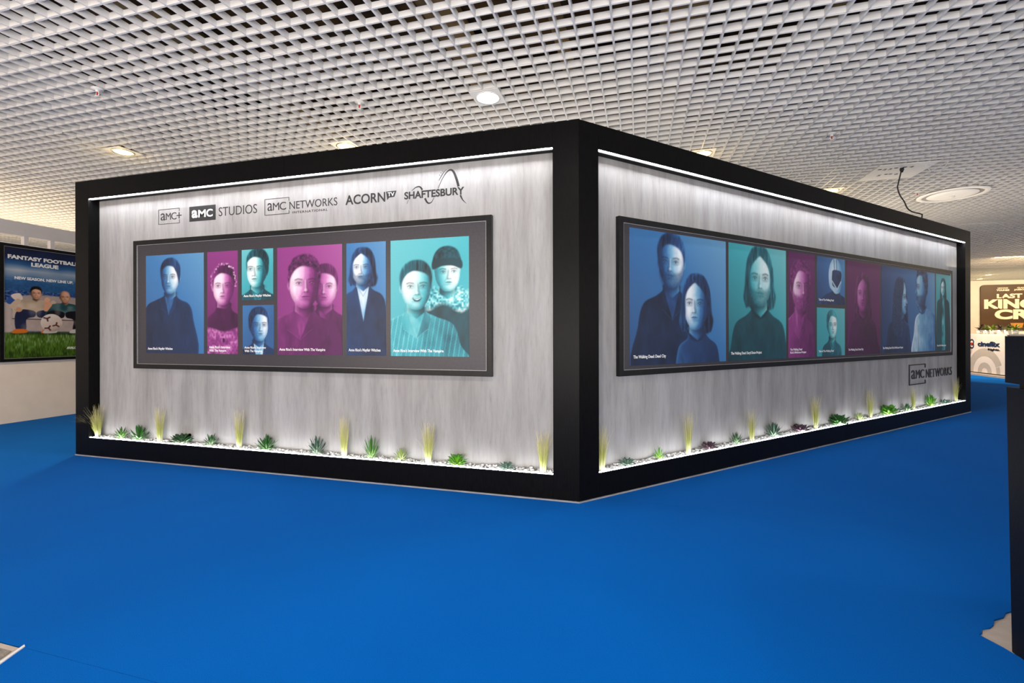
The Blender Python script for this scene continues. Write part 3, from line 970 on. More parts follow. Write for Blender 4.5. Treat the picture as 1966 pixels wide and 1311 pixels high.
def ribbon(mb, pts, y0, y1):
    pts = [(x, z, w) for x, z, w in pts]
    fine = []
    for i in range(len(pts) - 1):
        p0, p1, p2, p3 = (np.array(pts[max(0, min(len(pts) - 1, k))]) for k in (i - 1, i, i + 1, i + 2))
        for t in np.linspace(0, 1, 6, endpoint=False):
            fine.append(.5 * ((2 * p1) + (-p0 + p2) * t + (2 * p0 - 5 * p1 + 4 * p2 - p3) * t * t + (-p0 + 3 * p1 - 3 * p2 + p3) * t ** 3))
    fine.append(np.array(pts[-1]))
    A, B = [], []
    for i, q in enumerate(fine):
        d = fine[min(i + 1, len(fine) - 1)][:2] - fine[max(i - 1, 0)][:2]
        d = d / (np.linalg.norm(d) + 1e-9)
        nrm = np.array([-d[1], d[0]]) * q[2] * .5
        A.append(q[:2] + nrm)
        B.append(q[:2] - nrm)
    for i in range(len(fine) - 1):
        mb.wall_prism([tuple(A[i]), tuple(A[i + 1]), tuple(B[i + 1]), tuple(B[i])], y0, y1)


for seg in ([(-1.286, 2.071, .002), (-1.274, 2.098, .0025)],
            [(-1.245, 2.166, .003), (-1.215, 2.186, .006), (-1.188, 2.191, .009), (-1.172, 2.182, .012), (-1.160, 2.164, .014)],
            [(-1.139, 2.101, .014), (-1.124, 2.074, .013), (-1.107, 2.062, .010), (-1.085, 2.070, .005), (-1.066, 2.101, .003)],
            [(-1.034, 2.165, .003), (-1.002, 2.228, .004), (-.968, 2.274, .007), (-.937, 2.290, .012), (-.912, 2.273, .016), (-.891, 2.224, .018), (-.874, 2.165, .018)],
            [(-.860, 2.101, .013), (-.843, 2.067, .008), (-.815, 2.038, .002)],
            [(-1.027, 2.221, .002), (-1.008, 2.252, .005), (-.986, 2.281, .004), (-.964, 2.297, .001)]):
    mb = MB()
    ribbon(mb, seg, WY - WD, WY)
    mb.build('wave_line', 'decal', o)
for dx, dz in ((-.997, 2.286), (-1.011, 2.275), (-1.021, 2.260)):
    MB().wall_prism([(dx + .0032 * math.cos(a), dz + .0032 * math.sin(a)) for a in np.linspace(0, 2 * math.pi, 9)[:-1]], WY - WD, WY).build('dot', 'decal', o)

o = stroke_box(MB(), 5.113, 5.583, .459, .712, .012, RC, .009, (.508, .66)).build('raised_logo', 'metal_letter', stand, MBW)
tag(o, 'raised dark metal wordmark low on the wall')
mb = MB()
amc(mb, 5.182, 5.285, 5.310, 5.418, 5.440, 5.545, .534, .105, RC, .007, -.006)
add_text(MB(), 'NETWORKS', 5.605, .528, .825, .110, RC, .007, -.004, 1.08).build('lettering', 'metal_letter', o, MBW)
mb.build('lettering', 'metal_letter', o, MBW)

# ---- framed poster displays
def display(x0, x1, z0, z1, fw, M, label, loc):
    root = empty('framed_display', loc)
    tag(root, label, 'framed posters')
    yf, yb = .056, RC
    i0_, i1_, k0, k1 = x0 + fw, x1 - fw, z0 + fw, z1 - fw
    for P in ([(x0, z1), (x1, z1), (i1_, k1), (i0_, k1)], [(x0, z0), (x1, z0), (i1_, k0), (i0_, k0)],
              [(x0, z0), (x0, z1), (i0_, k1), (i0_, k0)], [(x1, z0), (x1, z1), (i1_, k1), (i1_, k0)]):
        MB().wall_prism(P, yf, yb).build('frame_rail', 'frame_black', root, M)
    w = .0028
    mb = MB()
    mb.box(i0_, i1_, yf + .001, yb, k1 - w, k1)
    mb.box(i0_, i1_, yf + .001, yb, k0, k0 + w)
    mb.box(i0_, i0_ + w, yf + .001, yb, k0 + w, k1 - w)
    mb.box(i1_ - w, i1_, yf + .001, yb, k0 + w, k1 - w)
    mb.build('inner_edge', 'silver', root, M)
    MB().box(i0_ + w, i1_ - w, .066, .089, k0 + w, k1 - w).build('backing_sheet', 'backing', root, M)
    return root


YP = .0645


def poster(root, M, cv, x0, z0, label, caps, ch=.021, step=None):
    o = cv.sheet('poster', x0, z0, YP, root, M)
    tag(o, label)
    for body, dx, z, w in caps:
        mb = add_text(MB(), body, x0 + dx, z, w, ch, YP, .0006, .02, capref='Ty' if False else 'T')
        mb.build('caption', 'caption', o, M)
    return o


dispA = display(-3.970, -.615, .803, 1.936, .040, MA, 'black-framed row of seven blue, magenta and teal portrait prints on the shorter left wall', (-2.29, .09, .803))
ZA0, ZA1 = .940, 1.798
hA = ZA1 - ZA0
st = .0042
MW = "Anne Rice's Mayfair Witches"
IV = "Anne Rice's Interview With The Vampire"
IV1, IV2 = "Anne Rice's Interview", 'With The Vampire'

cv = Canvas(.650, hA, st, BLUE, .36, .60, (.5, .6))
a = cv.a
cv.person(.43 * a, .775, .345, -.45, .66, 'bun', .10, .10, (.5, .4), outfit='jacket', seed=3, sw=.92, lean=-.03)
poster(dispA, MA, cv, -3.830, ZA0, 'blue print of a figure in a dark jacket glancing aside', [(MW, .02, .970, .285)])

cv = Canvas(.318, hA, st, MAGENTA, .24, .46, (.1, .8))
a = cv.a
cv.person(.54 * a, .665, .375, -.22, .72, 'crown', .10, .10, (-.6, .4), outfit='lace', seed=8, sw=.62, contrast=.45)
poster(dispA, MA, cv, -3.141, ZA0, 'magenta print of a figure wearing a floral crown', [(IV1, .018, .986, .222), (IV2, .018, .958, .18)])

cv = Canvas(.313, .414, st, TEAL, .46, .70, (-.3, .6))
a = cv.a
cv.person(.50 * a, .615, .72, -.62, .74, 'short', .06, .16, (-.7, .3), outfit='jacket', seed=12, sw=.85, contrast=.7)
poster(dispA, MA, cv, -2.781, 1.384, 'small teal print of a short-haired head turned left', [(MW, .018, 1.410, .272)], .019)

cv = Canvas(.310, .401, st, BLUE, .34, .56, (-.4, .6))
a = cv.a
cv.person(.52 * a, .60, .66, .40, .60, 'short', .10, .12, (.6, .3), outfit='suit', seed=15, sw=.8)
poster(dispA, MA, cv, -2.773, ZA0, 'small blue print of a figure in a pale shirt and tie', [(IV1, .018, .986, .215), (IV2, .018, .958, .175)], .019)

cv = Canvas(.601, hA, st, MAGENTA, .38, .56, (.5, .4))
a = cv.a
cv.person(.74 * a, .625, .37, -.2, .56, 'short', .14, .15, (.6, .3), outfit='jacket', seed=17, sw=.8, contrast=.6)
cv.person(.42 * a, .665, .47, .25, .62, 'curly', .12, .30, (-.6, .5), outfit='jacket', seed=19, sw=.95, lean=-.05, contrast=.6)
poster(dispA, MA, cv, -2.427, ZA0, 'large magenta print of two figures, one behind the other', [(IV, .018, .972, .43)])

cv = Canvas(.338, hA, st, BLUE, .40, .58, (.4, .5))
a = cv.a
cv.person(.42 * a, .785, .31, -.42, .74, 'mid', .10, .14, (-.6, .4), outfit='suit', seed=23, sw=.72, beard=.25, contrast=.5)
poster(dispA, MA, cv, -1.787, ZA0, 'narrow blue print of a figure in a dark suit and open white shirt', [(MW, .018, .972, .275)])

cv = Canvas(.622, hA, st, TEAL, .50, .68, (-.5, .6))
a = cv.a
cv.person(.73 * a, .715, .33, .28, .86, 'beanie', .07, .10, (.5, .4), outfit='fur', seed=27, sw=.85, contrast=.3)
cv.person(.33 * a, .60, .40, .18, .72, 'short', .08, .50, (-.4, .5), outfit='stripes', seed=29, sw=.98, smile=True, contrast=.45)
poster(dispA, MA, cv, -1.408, ZA0, 'large teal print of a smiling figure and another in a dark knit cap', [(IV, .02, .970, .405)])

dispB = display(.400, 6.364, .800, 1.934, .042, MBW, 'long black-framed row of eight blue, teal and magenta portrait prints on the right wall', tuple(MBW @ Vector((3.4, .09, .8))))
ZB0, ZB1 = .870, 1.866
hB = ZB1 - ZB0
DC, TW = 'The Walking Dead: Dead City', 'Tales of The Walking Dead'
RM = 'Rick & Michonne Project'

cv = Canvas(1.082, hB, .0052, BLUE, .28, .64, (.7, .5))
a = cv.a
cv.person(.40 * a, .785, .40, -.25, .58, 'short', .12, .07, (.6, .3), outfit='jacket', seed=33, sw=.85, beard=.35, contrast=.6)
cv.person(.665 * a, .475, .42, -.42, .64, 'mid', .09, .24, (-.6, .3), outfit='crew', seed=35, sw=.62, lean=.02, contrast=.6)
poster(dispB, MBW, cv, .506, ZB0, 'largest blue print, two figures with one standing taller behind', [(DC, .035, .922, .335)], .023)

cv = Canvas(.838, hB, .0055, TEAL, .26, .66, (.6, .6))
a = cv.a
cv.person(.52 * a, .725, .50, .04, .68, 'mid', .22, .13, (.3, .5), outfit='crew', seed=39, sw=.80, beard=.3, contrast=.45)
poster(dispB, MBW, cv, 1.625, ZB0, 'teal print of a long-haired figure in a dark sweater', [('The Walking Dead: Daryl Dixon Project', .03, .922, .43)], .022)

cv = Canvas(.455, hB, .006, MAGENTA, .14, .28, (.2, .6))
a = cv.a
cv.person(.46 * a, .685, .45, .55, .62, 'curly', .26, .46, (-.5, .3), outfit='jacket', seed=43, sw=.62, beard=1.0, lean=-.04, contrast=.6)
poster(dispB, MBW, cv, 2.500, ZB0, 'narrow magenta print of a bearded figure looking right', [('The Walking Dead', .03, .938, .20), (RM, .03, .910, .27)], .020)

cv = Canvas(.536, .475, .006, BLUE, .24, .58, (.6, .3))
a = cv.a
cv.person(.66 * a, .62, .58, .3, .3, 'helmet', .1, .18, (-.4, .4), outfit='crew', seed=47, sw=.95, lean=-.08)
poster(dispB, MBW, cv, 2.998, 1.390, 'small blue print of a figure in a striped white helmet', [(TW, .03, 1.425, .285)], .020)

cv = Canvas(.537, .485, .006, TEAL, .44, .60, (.6, .3))
a = cv.a
cv.person(.53 * a, .655, .56, .42, .74, 'bun', .40, .26, (.4, .4), outfit='jacket', seed=51, sw=.72, contrast=.4)
poster(dispB, MBW, cv, 2.995, ZB0, 'small teal print of a figure with hair tied back', [(TW, .03, .912, .285)], .020)

cv = Canvas(.735, hB, .007, MAGENTA, .20, .26, (.3, .3))
a = cv.a
cv.person(.47 * a, .665, .40, -.12, .46, 'long', .14, .12, (-.5, .4), outfit='crew', seed=55, sw=.78, contrast=.7)
poster(dispB, MBW, cv, 3.577, ZB0, 'dark magenta print of a long-haired figure', [(DC, .03, .915, .32)], .021)

cv = Canvas(1.466, hB, .008, BLUE, .2, .62, (.8, .1))
a = cv.a
cv.person(.33 * a, .66, .42, .95, .50, 'locks', .10, .16, (.6, .3), outfit='crew', seed=59, sw=.72, lean=-.04, contrast=.7)
cv.person(.735 * a, .80, .46, -.95, .56, 'curly', .14, .78, (-.4, .3), outfit='crew', seed=61, sw=.74, lean=.12, beard=.5, contrast=.6)
poster(dispB, MBW, cv, 4.347, ZB0, 'wide blue print of two figures facing each other', [('The Walking Dead: ' + RM, .03, .918, .515)], .022)

cv = Canvas(.494, hB, .008, TEAL, .40, .62, (.3, .4))
a = cv.a
cv.person(.47 * a, .83, .22, -.2, .66, 'long', .06, .14, (-.5, .4), outfit='coat', seed=67, sw=.92, contrast=.6)
poster(dispB, MBW, cv, 5.846, ZB0, 'narrow teal print of a long-haired figure in a long coat', [(TW, .03, .925, .285)], .020)

# ---- pebble beds (nobody could count them): one object per planter
def ico():
    t = (1 + 5 ** .5) / 2
    v = np.array([(-1, t, 0), (1, t, 0), (-1, -t, 0), (1, -t, 0), (0, -1, t), (0, 1, t), (0, -1, -t), (0, 1, -t), (t, 0, -1), (t, 0, 1), (-t, 0, -1), (-t, 0, 1)], float)
    v /= np.linalg.norm(v[0])
    fq = [(0, 11, 5), (0, 5, 1), (0, 1, 7), (0, 7, 10), (0, 10, 11), (1, 5, 9), (5, 11, 4), (11, 10, 2), (10, 7, 6), (7, 1, 8), (3, 9, 4), (3, 4, 2), (3, 2, 6), (3, 6, 8), (3, 8, 9), (4, 9, 5), (2, 4, 11), (6, 2, 10), (8, 6, 7), (9, 8, 1)]
    v = [tuple(q) for q in v]
    mid, nf = {}, []

    def m_(a, b):
        k = (min(a, b), max(a, b))
        if k not in mid:
            q = (np.array(v[a]) + np.array(v[b])) / 2
            v.append(tuple(q / np.linalg.norm(q)))
            mid[k] = len(v) - 1
        return mid[k]
    for a, b, c_ in fq:
        x, y, z = m_(a, b), m_(b, c_), m_(c_, a)
        nf += [(a, x, z), (b, y, x), (c_, z, y), (x, y, z)]
    return np.array(v), np.array(nf)


IV_, IF_ = ico()


def pebbles(x0, x1, count, M, label):
    V, F = [], []
    for k in range(count):
        x = rng.uniform(x0 + .01, x1 - .01)
        y = rng.uniform(.024, RC - .008)
        r = rng.uniform(.006, .0115)
        z = .158 + r * .6 + max(0, (y - .03)) * .22 * rng.uniform(.2, 1.1) + (rng.random() < .3) * .008
        sc = np.array([r * rng.uniform(.8, 1.35), r * rng.uniform(.8, 1.15), r * rng.uniform(.6, .9)])
        a = rng.uniform(0, 6.28)
        R = np.array([[math.cos(a), -math.sin(a), 0], [math.sin(a), math.cos(a), 0], [0, 0, 1]])
        v = (IV_ * (1 + rng.normal(0, .08, (len(IV_), 1)))) * sc @ R.T + np.array([x, y, z])
        v[:, 1] = np.clip(v[:, 1], .0195, RC - .0005)
        F.append(IF_ + len(V) * len(IV_))
        V.append(v)
    mb = MB()
    mb.v = [tuple(q) for q in np.vstack(V).tolist()]
    mb.f = [tuple(q) for q in np.vstack(F).tolist()]
    o = mb.build('pebble_bed', 'pebble', None, M, smooth=True)
    tag(o, label, 'pebbles', kind='stuff')


pebbles(-4.435, -.172, 1900, MA, 'white pebbles filling the planter along the shorter left wall')
pebbles(.165, 6.622, 2800, MBW, 'white pebbles filling the planter along the longer right wall')


# ---- succulents and feather grass, each plant a thing
def leaf_col(kind, t, k):
    pal = {'agave': ((120, 160, 96), (56, 118, 44), (28, 74, 34)), 'bluegrey': ((168, 190, 160), (78, 112, 92), (40, 72, 62)),
           'rosette': ((170, 200, 130), (92, 150, 58), (40, 92, 36)), 'dark': ((170, 190, 150), (58, 104, 56), (30, 62, 40)),
           'pale': ((206, 216, 160), (164, 184, 108), (112, 134, 82)), 'purple': ((150, 120, 128), (98, 72, 86), (60, 44, 58)),
           'bright': ((170, 205, 80), (100, 170, 40), (52, 118, 28)), 'sage': ((150, 176, 160), (100, 134, 116), (60, 92, 80))}[kind]
    c = [lin(q) for q in pal]
    q = c[0] * (1 - t * 2) + c[1] * t * 2 if t < .5 else c[1] * (2 - 2 * t) + c[2] * (2 * t - 1)
    return q * (1.0 + .4 * k)


def succulent(x, width, height, kind, M, label, form='agave', seed=0, group=None, z=.176):
    r = random.Random(seed)
    mb, cols = MB(), []
    layers = {'agave': [(6, 78, .95), (8, 58, 1.0), (9, 34, .95), (7, 14, .80)], 'rosette': [(5, 74, .55), (8, 52, .85), (10, 30, 1.0), (10, 12, 1.0)],
              'leafy': [(7, 84, 1.0), (9, 70, .95), (10, 52, .85), (9, 30, .7)], 'flat': [(5, 66, .5), (7, 40, .8), (9, 18, 1.0), (8, 6, 1.0)]}[form]
    wr = {'agave': .20, 'rosette': .40, 'leafy': .17, 'flat': .36}[form]
    R = width * .52
    for cnt, elev, ls in layers:
        for q in range(cnt):
            az = 2 * math.pi * (q + r.uniform(-.25, .25)) / cnt + elev
            el = math.radians(elev + r.uniform(-7, 7))
            ln = ls * r.uniform(.85, 1.1) * math.hypot(R * math.cos(el), height * math.sin(el))
            wd = wr * R * r.uniform(.85, 1.1) * (.9 if form != 'rosette' else 1.0)
            d = Vector((math.cos(az) * math.cos(el), math.sin(az) * math.cos(el), math.sin(el)))
            sd = Vector((-math.sin(az), math.cos(az), 0))
            up = sd.cross(d) * -1
            base = len(mb.v)
            k = r.random()
            curl = r.uniform(.02, .14) * ln
            prof = [(0, .55), (.25, .85), (.55, 1.0), (.8, .66), (1.0, .05)] if form != 'rosette' else [(0, .4), (.3, .75), (.65, 1.0), (.88, .72), (1.0, .08)]
            for t, w in prof:
                c0 = d * (ln * t + .012) + Vector((0, 0, curl * t * t))
                for a_, b_ in ((-1, .25), (0, -.12), (1, .25), (0, .32)):
                    p_ = c0 + sd * (a_ * w * wd * .5) + up * (b_ * w * wd * .42)
                    yw = min(p_.y + .040, RC - .003)
                    yw = max(yw, -.045)
                    mb.v.append((x + p_.x, yw, z + max(p_.z, -.002)))
                    cols.append(leaf_col(kind, t, k))
            for i in range(4):
                for j in range(4):
                    a0, b0 = base + i * 4 + j, base + i * 4 + (j + 1) % 4
                    mb.f.append((a0, b0, b0 + 4, a0 + 4))
            mb.f.append((base + 16, base + 17, base + 18, base + 19))
    o = mb.build('succulent_plant', 'leaf', None, M, True, np.array(cols))
    tag(o, label, 'succulent', group)
    return o


def grass(x, height, width, M, label, seed, count=120, arch=0., tone=1.0, z=.168):
    r = random.Random(seed)
    mb, cols = MB(), []
    c0, c1, c2 = lin((232, 230, 200)), lin((190, 198, 98)), lin((218, 208, 160))
    for q in range(int(count * 1.5)):
        a = r.uniform(0, 2 * math.pi)
        rad = r.random() ** .5
        bx, by = .021 * rad * math.cos(a), .015 * rad * math.sin(a)
        h = height * r.uniform(.55, 1.06)
        sp = width * .5 * rad * r.uniform(.6, 1.15)
        tx, ty = math.cos(a) * sp, math.sin(a) * sp * .5
        droop = 0.
        if arch and r.random() < .62:
            tx = -abs(r.gauss(.5, .3)) * arch
            ty = -abs(r.gauss(.2, .2)) * arch * .5
            droop = .25 * abs(tx)
        elif r.random() < .07:
            tx, ty = tx + r.uniform(-.06, .06), ty - r.uniform(0, .05)
            droop = .03
        w = r.uniform(.0013, .0023)
        ang = r.uniform(0, math.pi)
        wx, wy = math.cos(ang) * w, math.sin(ang) * w * .4
        base = len(mb.v)
        k = r.uniform(.75, 1.2) * tone
        for i in range(6):
            t = i / 5
            px, py = x + bx + tx * t ** 1.7, .045 + by + ty * t ** 1.7
            pz = z + h * t - droop * t ** 2.4
            tp = 1 - .8 * t
            py = min(py, RC - .003)
            mb.v += [(px - wx * tp, py - wy * tp, pz), (px + wx * tp, py + wy * tp, pz)]
            cc = (c0 * (1 - t * 3) + c1 * t * 3 if t < .33 else c1 * (1 - (t - .33) / .67) + c2 * ((t - .33) / .67)) * k
            cols += [cc, cc]
        for i in range(5):
            b = base + 2 * i
            mb.f.append((b, b + 1, b + 3, b + 2))
    o = mb.build('tufted_plant', 'grass', None, M, False, np.array(cols))
    tag(o, label, 'ornamental plant', 'feather grass tufts in the planters')
    return o


LW, RW = 'on the shorter left wall', 'on the longer right wall'
GA = [(-4.389, .29, .10, 'wild arching feather grass tuft at the far left end of the left planter', .24, 240),
      (-3.649, .30, .085, 'feather grass tuft below the left end of the framed prints on the left wall', 0, 120),
      (-2.791, .305, .07, 'feather grass tuft third from the left in the left planter', 0, 110),
      (-1.796, .30, .065, 'thin feather grass tuft between a spiky grey-green and a bushy plant, left planter', 0, 100),
      (-1.094, .285, .085, 'feather grass tuft below the teal print of two figures, left planter', 0, 120),
      (-.250, .27, .085, 'feather grass tuft beside the corner post, in the left planter', 0, 130)]
for k, (x, h, w, lb, ar, n) in enumerate(GA):
    grass(x, h, w, MA, lb, 100 + k, n, ar)
GB = [(.228, .30, .075, 'feather grass tuft beside the corner post, in the right planter', 110),
      (1.101, .315, .085, 'tall feather grass tuft below the largest blue print, right planter', 120),
      (1.910, .27, .075, 'feather grass tuft below the teal sweater print, right planter', 110),
      (2.925, .325, .11, 'full feather grass tuft below the small stacked prints, right planter', 140),
      (4.034, .32, .10, 'feather grass tuft below the dark magenta print, right planter', 120),
      (5.108, .29, .07, 'thin feather grass tuft in front of the raised metal lettering', 90),
      (6.435, .32, .10, 'feather grass tuft at the far right end of the right planter', 100)]
for k, (x, h, w, lb, n) in enumerate(GB):
    grass(x, h, w, MBW, lb, 200 + k, n)

SG = 'succulents in the planters'
SA = [(-4.094, .165, .085, 'rosette', 'leafy', 'low bushy green succulent next to the arching grass at the left end'),
      (-3.880, .215, .115, 'agave', 'agave', 'broad green spiky succulent second from the left end of the left planter'),
      (-3.389, .20, .080, 'dark', 'rosette', 'dark green clustered succulent with pale edges below the first blue print'),
      (-3.080, .14, .080, 'dark', 'agave', 'small dark pointed succulent below the crowned magenta print'),
      (-2.514, .21, .105, 'agave', 'agave', 'wide bright green spiky succulent in the middle of the left planter'),
      (-2.038, .17, .120, 'bluegrey', 'agave', 'upright blue-grey agave beside a thin grass tuft, left planter'),
      (-1.559, .135, .145, 'rosette', 'leafy', 'upright leafy light green plant below the narrow blue suit print'),
      (-1.310, .125, .080, 'pale', 'agave', 'small pale few-leaved succulent right of the upright leafy plant'),
      (-.873, .125, .095, 'bright', 'rosette', 'glossy green rosette succulent below the right end of the left display'),
      (-.504, .11, .070, 'sage', 'flat', 'flat grey-green rosette succulent nearest the corner, left planter')]
for k, (x, w, h, kd, fm, lb) in enumerate(SA):
    succulent(x, w, h, kd, MA, lb, fm, 300 + k, SG)
SB = [(.456, .12, .060, 'sage', 'flat', 'low grey-green succulent nearest the corner, right planter'),
      (.772, .085, .075, 'bright', 'agave', 'tiny light green succulent between the first two grasses, right planter'),
      (1.338, .13, .055, 'purple', 'rosette', 'dusky purple rosette right of the tall grass, first of two purple ones'),
      (1.687, .13, .080, 'dark', 'agave', 'small dark green spiky succulent left of the second grass pair, right planter'),
      (2.221, .20, .120, 'bluegrey', 'agave', 'large blue-green agave in the middle of the right planter'),
      (2.645, .18, .060, 'purple', 'rosette', 'dusky purple rosette right of the large agave, second of two purple ones'),
      (3.333, .22, .110, 'agave', 'rosette', 'mid green broad-leaved succulent right of the full grass tuft'),
      (3.789, .15, .070, 'pale', 'agave', 'small pale yellow-green succulent left of a grass tuft, right planter'),
      (4.450, .25, .125, 'bright', 'rosette', 'big bright green rosette succulent left of the raised lettering'),
      (4.915, .16, .075, 'dark', 'agave', 'small dark green succulent directly below the raised lettering'),
      (5.603, .23, .135, 'bright', 'leafy', 'round bright green rosette plant right of the thin grass, far right'),
      (6.079, .16, .065, 'sage', 'flat', 'flat pale grey-green succulent near the far right end of the planter')]
for k, (x, w, h, kd, fm, lb) in enumerate(SB):
    succulent(x, w, h, kd, MBW, lb, fm, 400 + k, SG)

# ================================================================== CEILING FIXTURES
def spot(name, loc, power, color, angle=110, blend=.8, radius=.08):
    d = bpy.data.lights.new(name, 'SPOT')
    d.energy, d.color = power, color
    d.spot_size, d.spot_blend = math.radians(angle), blend
    d.shadow_soft_size = radius
    o = bpy.data.objects.new(name, d)
    COL.objects.link(o)
    o.location = loc
    return o


def downlight(x, y, label, warm, power, lamp=True):
    root = empty('downlight', (x, y, CEIL - .01))
    tag(root, label, 'ceiling light', 'recessed ceiling downlights')
    z = CEIL - .004
    mb = MB()
    k = 32
    ring = [(.100 * math.cos(2 * math.pi * i / k), .100 * math.sin(2 * math.pi * i / k)) for i in range(k)]
    sq = []
    for cx_, cy_ in ring:
        m_ = max(abs(cx_), abs(cy_))
        sq.append((cx_ / m_ * .127, cy_ / m_ * .127))
    for zz, flip in ((z - .003, False), (z + .0005, True)):
        b = len(mb.v)
        mb.v += [(x + q[0], y + q[1], zz) for q in ring] + [(x + q[0], y + q[1], zz) for q in sq]
        for i in range(k):
            j = (i + 1) % k
            fq = (b + i, b + j, b + k + j, b + k + i)
            mb.f.append(fq if flip else fq[::-1])
    n2 = 2 * k
    for i in range(k):
        j = (i + 1) % k
        mb.f.append((k + i, k + j, n2 + k + j, n2 + k + i))
        mb.f.append((i, n2 + i, n2 + j, j))
    mb.build('square_plate', 'plate', root)
    MB().lathe([(.100, .004), (.106, -.002), (.104, -.009), (.094, -.009), (.090, .0)], 32, (x, y, z)).build('trim_ring', 'chrome' if warm else 'white_plastic', root, smooth=True)
    MB().lathe([(.092, .0), (.086, .030), (.060, .070), (.045, .075)], 32, (x, y, z)).build('reflector', 'chrome', root, smooth=True)
    MB().lathe([(.090, -.002), (.08, -.010), (.055, -.016), (.025, -.019), (.0005, -.020)], 32, (x, y, z)).build('lens', 'lens_warm' if warm else 'lens', root, smooth=True)
    if warm:
        d = bpy.data.lights.new('downlight_glow', 'POINT')
        d.energy, d.color, d.shadow_soft_size = 1.5, (1, .74, .32), .08
        g_ = bpy.data.objects.new('downlight_glow', d)
        COL.objects.link(g_)
        g_.location = (x, y, z - .16)
    if lamp:
        spot('downlight_lamp', (x, y, z - .035), power, (1, .80, .52) if warm else (1, .95, .87), 150, 1.0)


downlight(-.865, .738, 'brightest round ceiling downlight, in front of the stand near the middle', False, 90)
downlight(-5.122, .762, 'warm round ceiling downlight above the far left end of the stand', True, 190)
downlight(-2.656, 1.300, 'warm round ceiling downlight half hidden by the stand\'s left top beam', True, 60)
downlight(1.077, 2.557, 'warm round ceiling downlight just peeking over the stand\'s right top beam', True, 60)
downlight(3.017, 4.492, 'warm ceiling downlight hidden behind the right top beam near the numbered plate', True, 60)
downlight(12.25, 16.97, 'distant warm downlight above the far counter wall', True, 60)
downlight(12.83, 18.40, 'farthest warm downlight behind the far counter wall', True, 60)
for x, y, where in ((-.15, -2.03, 'straight above the open carpet before the stand corner'), (-3.2, -2.0, 'above the carpet left of the viewer'), (3.1, -1.6, 'above the dark plinth at the right edge'),
                    (-6.4, -1.6, 'above the carpet before the football poster'), (6.6, 2.6, 'above the aisle right of the stand'), (8.0, 7.5, 'above the aisle before the far counter')):
    downlight(x, y, 'unseen round ceiling downlight ' + where, False, 200 if x == -.15 else 60)  # extra downlights added out of frame to light carpet and aisle

for x, y, dx in ((7.4, 10.4, .62), (7.4, 11.8, .62)):
    o = spot('added_counter_spot', (x, y, CEIL - .05), 420, (1, .80, .56), 70, .6)  # spot without a fixture, added to brighten the counter front
    o.rotation_euler = Vector((1.45, 0.1, -2.5)).to_track_quat('-Z', 'Y').to_euler()

# numbered socket plate
root = empty('socket_plate', (3.5, 3.83, CEIL - .01))
tag(root, 'white ceiling plate with numbered sockets 2 to 6', 'socket plate')
MB().box(3.2, 3.8, 3.53, 4.13, CEIL - .012, CEIL - .004).build('plate', 'plate', root)
mbs = MB()


def ceil_text(body, x, y, h):
    v, fq = text_geo(body, .03)
    lo, hi = v.min(0), v.max(0)
    s = h / (hi[1] - lo[1])
    mb = MB()
    mb.add([(x + (q[0] - (lo[0] + hi[0]) / 2) * s * 1.2, y - (q[1] - (lo[1] + hi[1]) / 2) * s, CEIL - .012 - .0008 * (q[2] + .5)) for q in v], fq)
    mb.build('number', 'decal', root)


for body, x, y in (('2', 3.315, 3.69), ('3', 3.372, 3.69), ('4', 3.579, 3.664), ('5', 3.353, 3.924), ('6', 3.54, 3.916)):
    ceil_text(body, x, y, .055)
for x, y in ((3.256, 3.675), (3.418, 3.892), (3.465, 3.895), (3.42, 3.661), (3.51, 3.658)):
    MB().box(x - .018, x + .018, y - .011, y + .011, CEIL - .0145, CEIL - .012).build('socket', 'dark', root)

# black cable from the plate to the stand
cb = [(3.492, 3.691, 3.117), (3.483, 3.691, 3.07), (3.452, 3.686, 2.928), (3.446, 3.687, 2.881), (3.474, 3.697, 2.793), (3.528, 3.715, 2.711), (3.563, 3.727, 2.637), (3.623, 3.747, 2.59), (3.735, 3.783, 2.562), (3.752, 3.800, 2.548), (3.753, 3.812, 2.501)]
root = empty('power_cable', cb[-1])
tag(root, 'black power cable hanging from the numbered ceiling plate to the top of the stand', 'cable')
fine = []
for i in range(len(cb) - 1):
    p0, p1, p2, p3 = (np.array(cb[max(0, min(len(cb) - 1, k))]) for k in (i - 1, i, i + 1, i + 2))
    for t in np.linspace(0, 1, 4, endpoint=False):
        fine.append(.5 * ((2 * p1) + (-p0 + p2) * t + (2 * p0 - 5 * p1 + 4 * p2 - p3) * t * t + (-p0 + 3 * p1 - 3 * p2 + p3) * t ** 3))
fine.append(np.array(cb[-1]))
MB().tube([tuple(q) for q in fine], .0075, 8).build('cord', 'cable', root, smooth=True)
MB().lathe([(.0005, 0), (.020, 0), (.022, -.02), (.012, -.05), (.0005, -.052)], 14, (3.492, 3.691, CEIL - .012)).build('plug', 'dark', root, smooth=True)
# loose white wire hanging from the ceiling
ww = [(3.70, 3.59, 3.128), (3.76, 3.70, 3.10), (3.84, 3.80, 3.085), (3.92, 3.82, 3.085), (3.95, 3.74, 3.10), (3.91, 3.60, 3.128)]
tag(MB().tube(ww, .0045, 6).build('white_wire', 'white_plastic', smooth=True), 'loose loop of white wire drooping beside the numbered ceiling plate', 'wire')

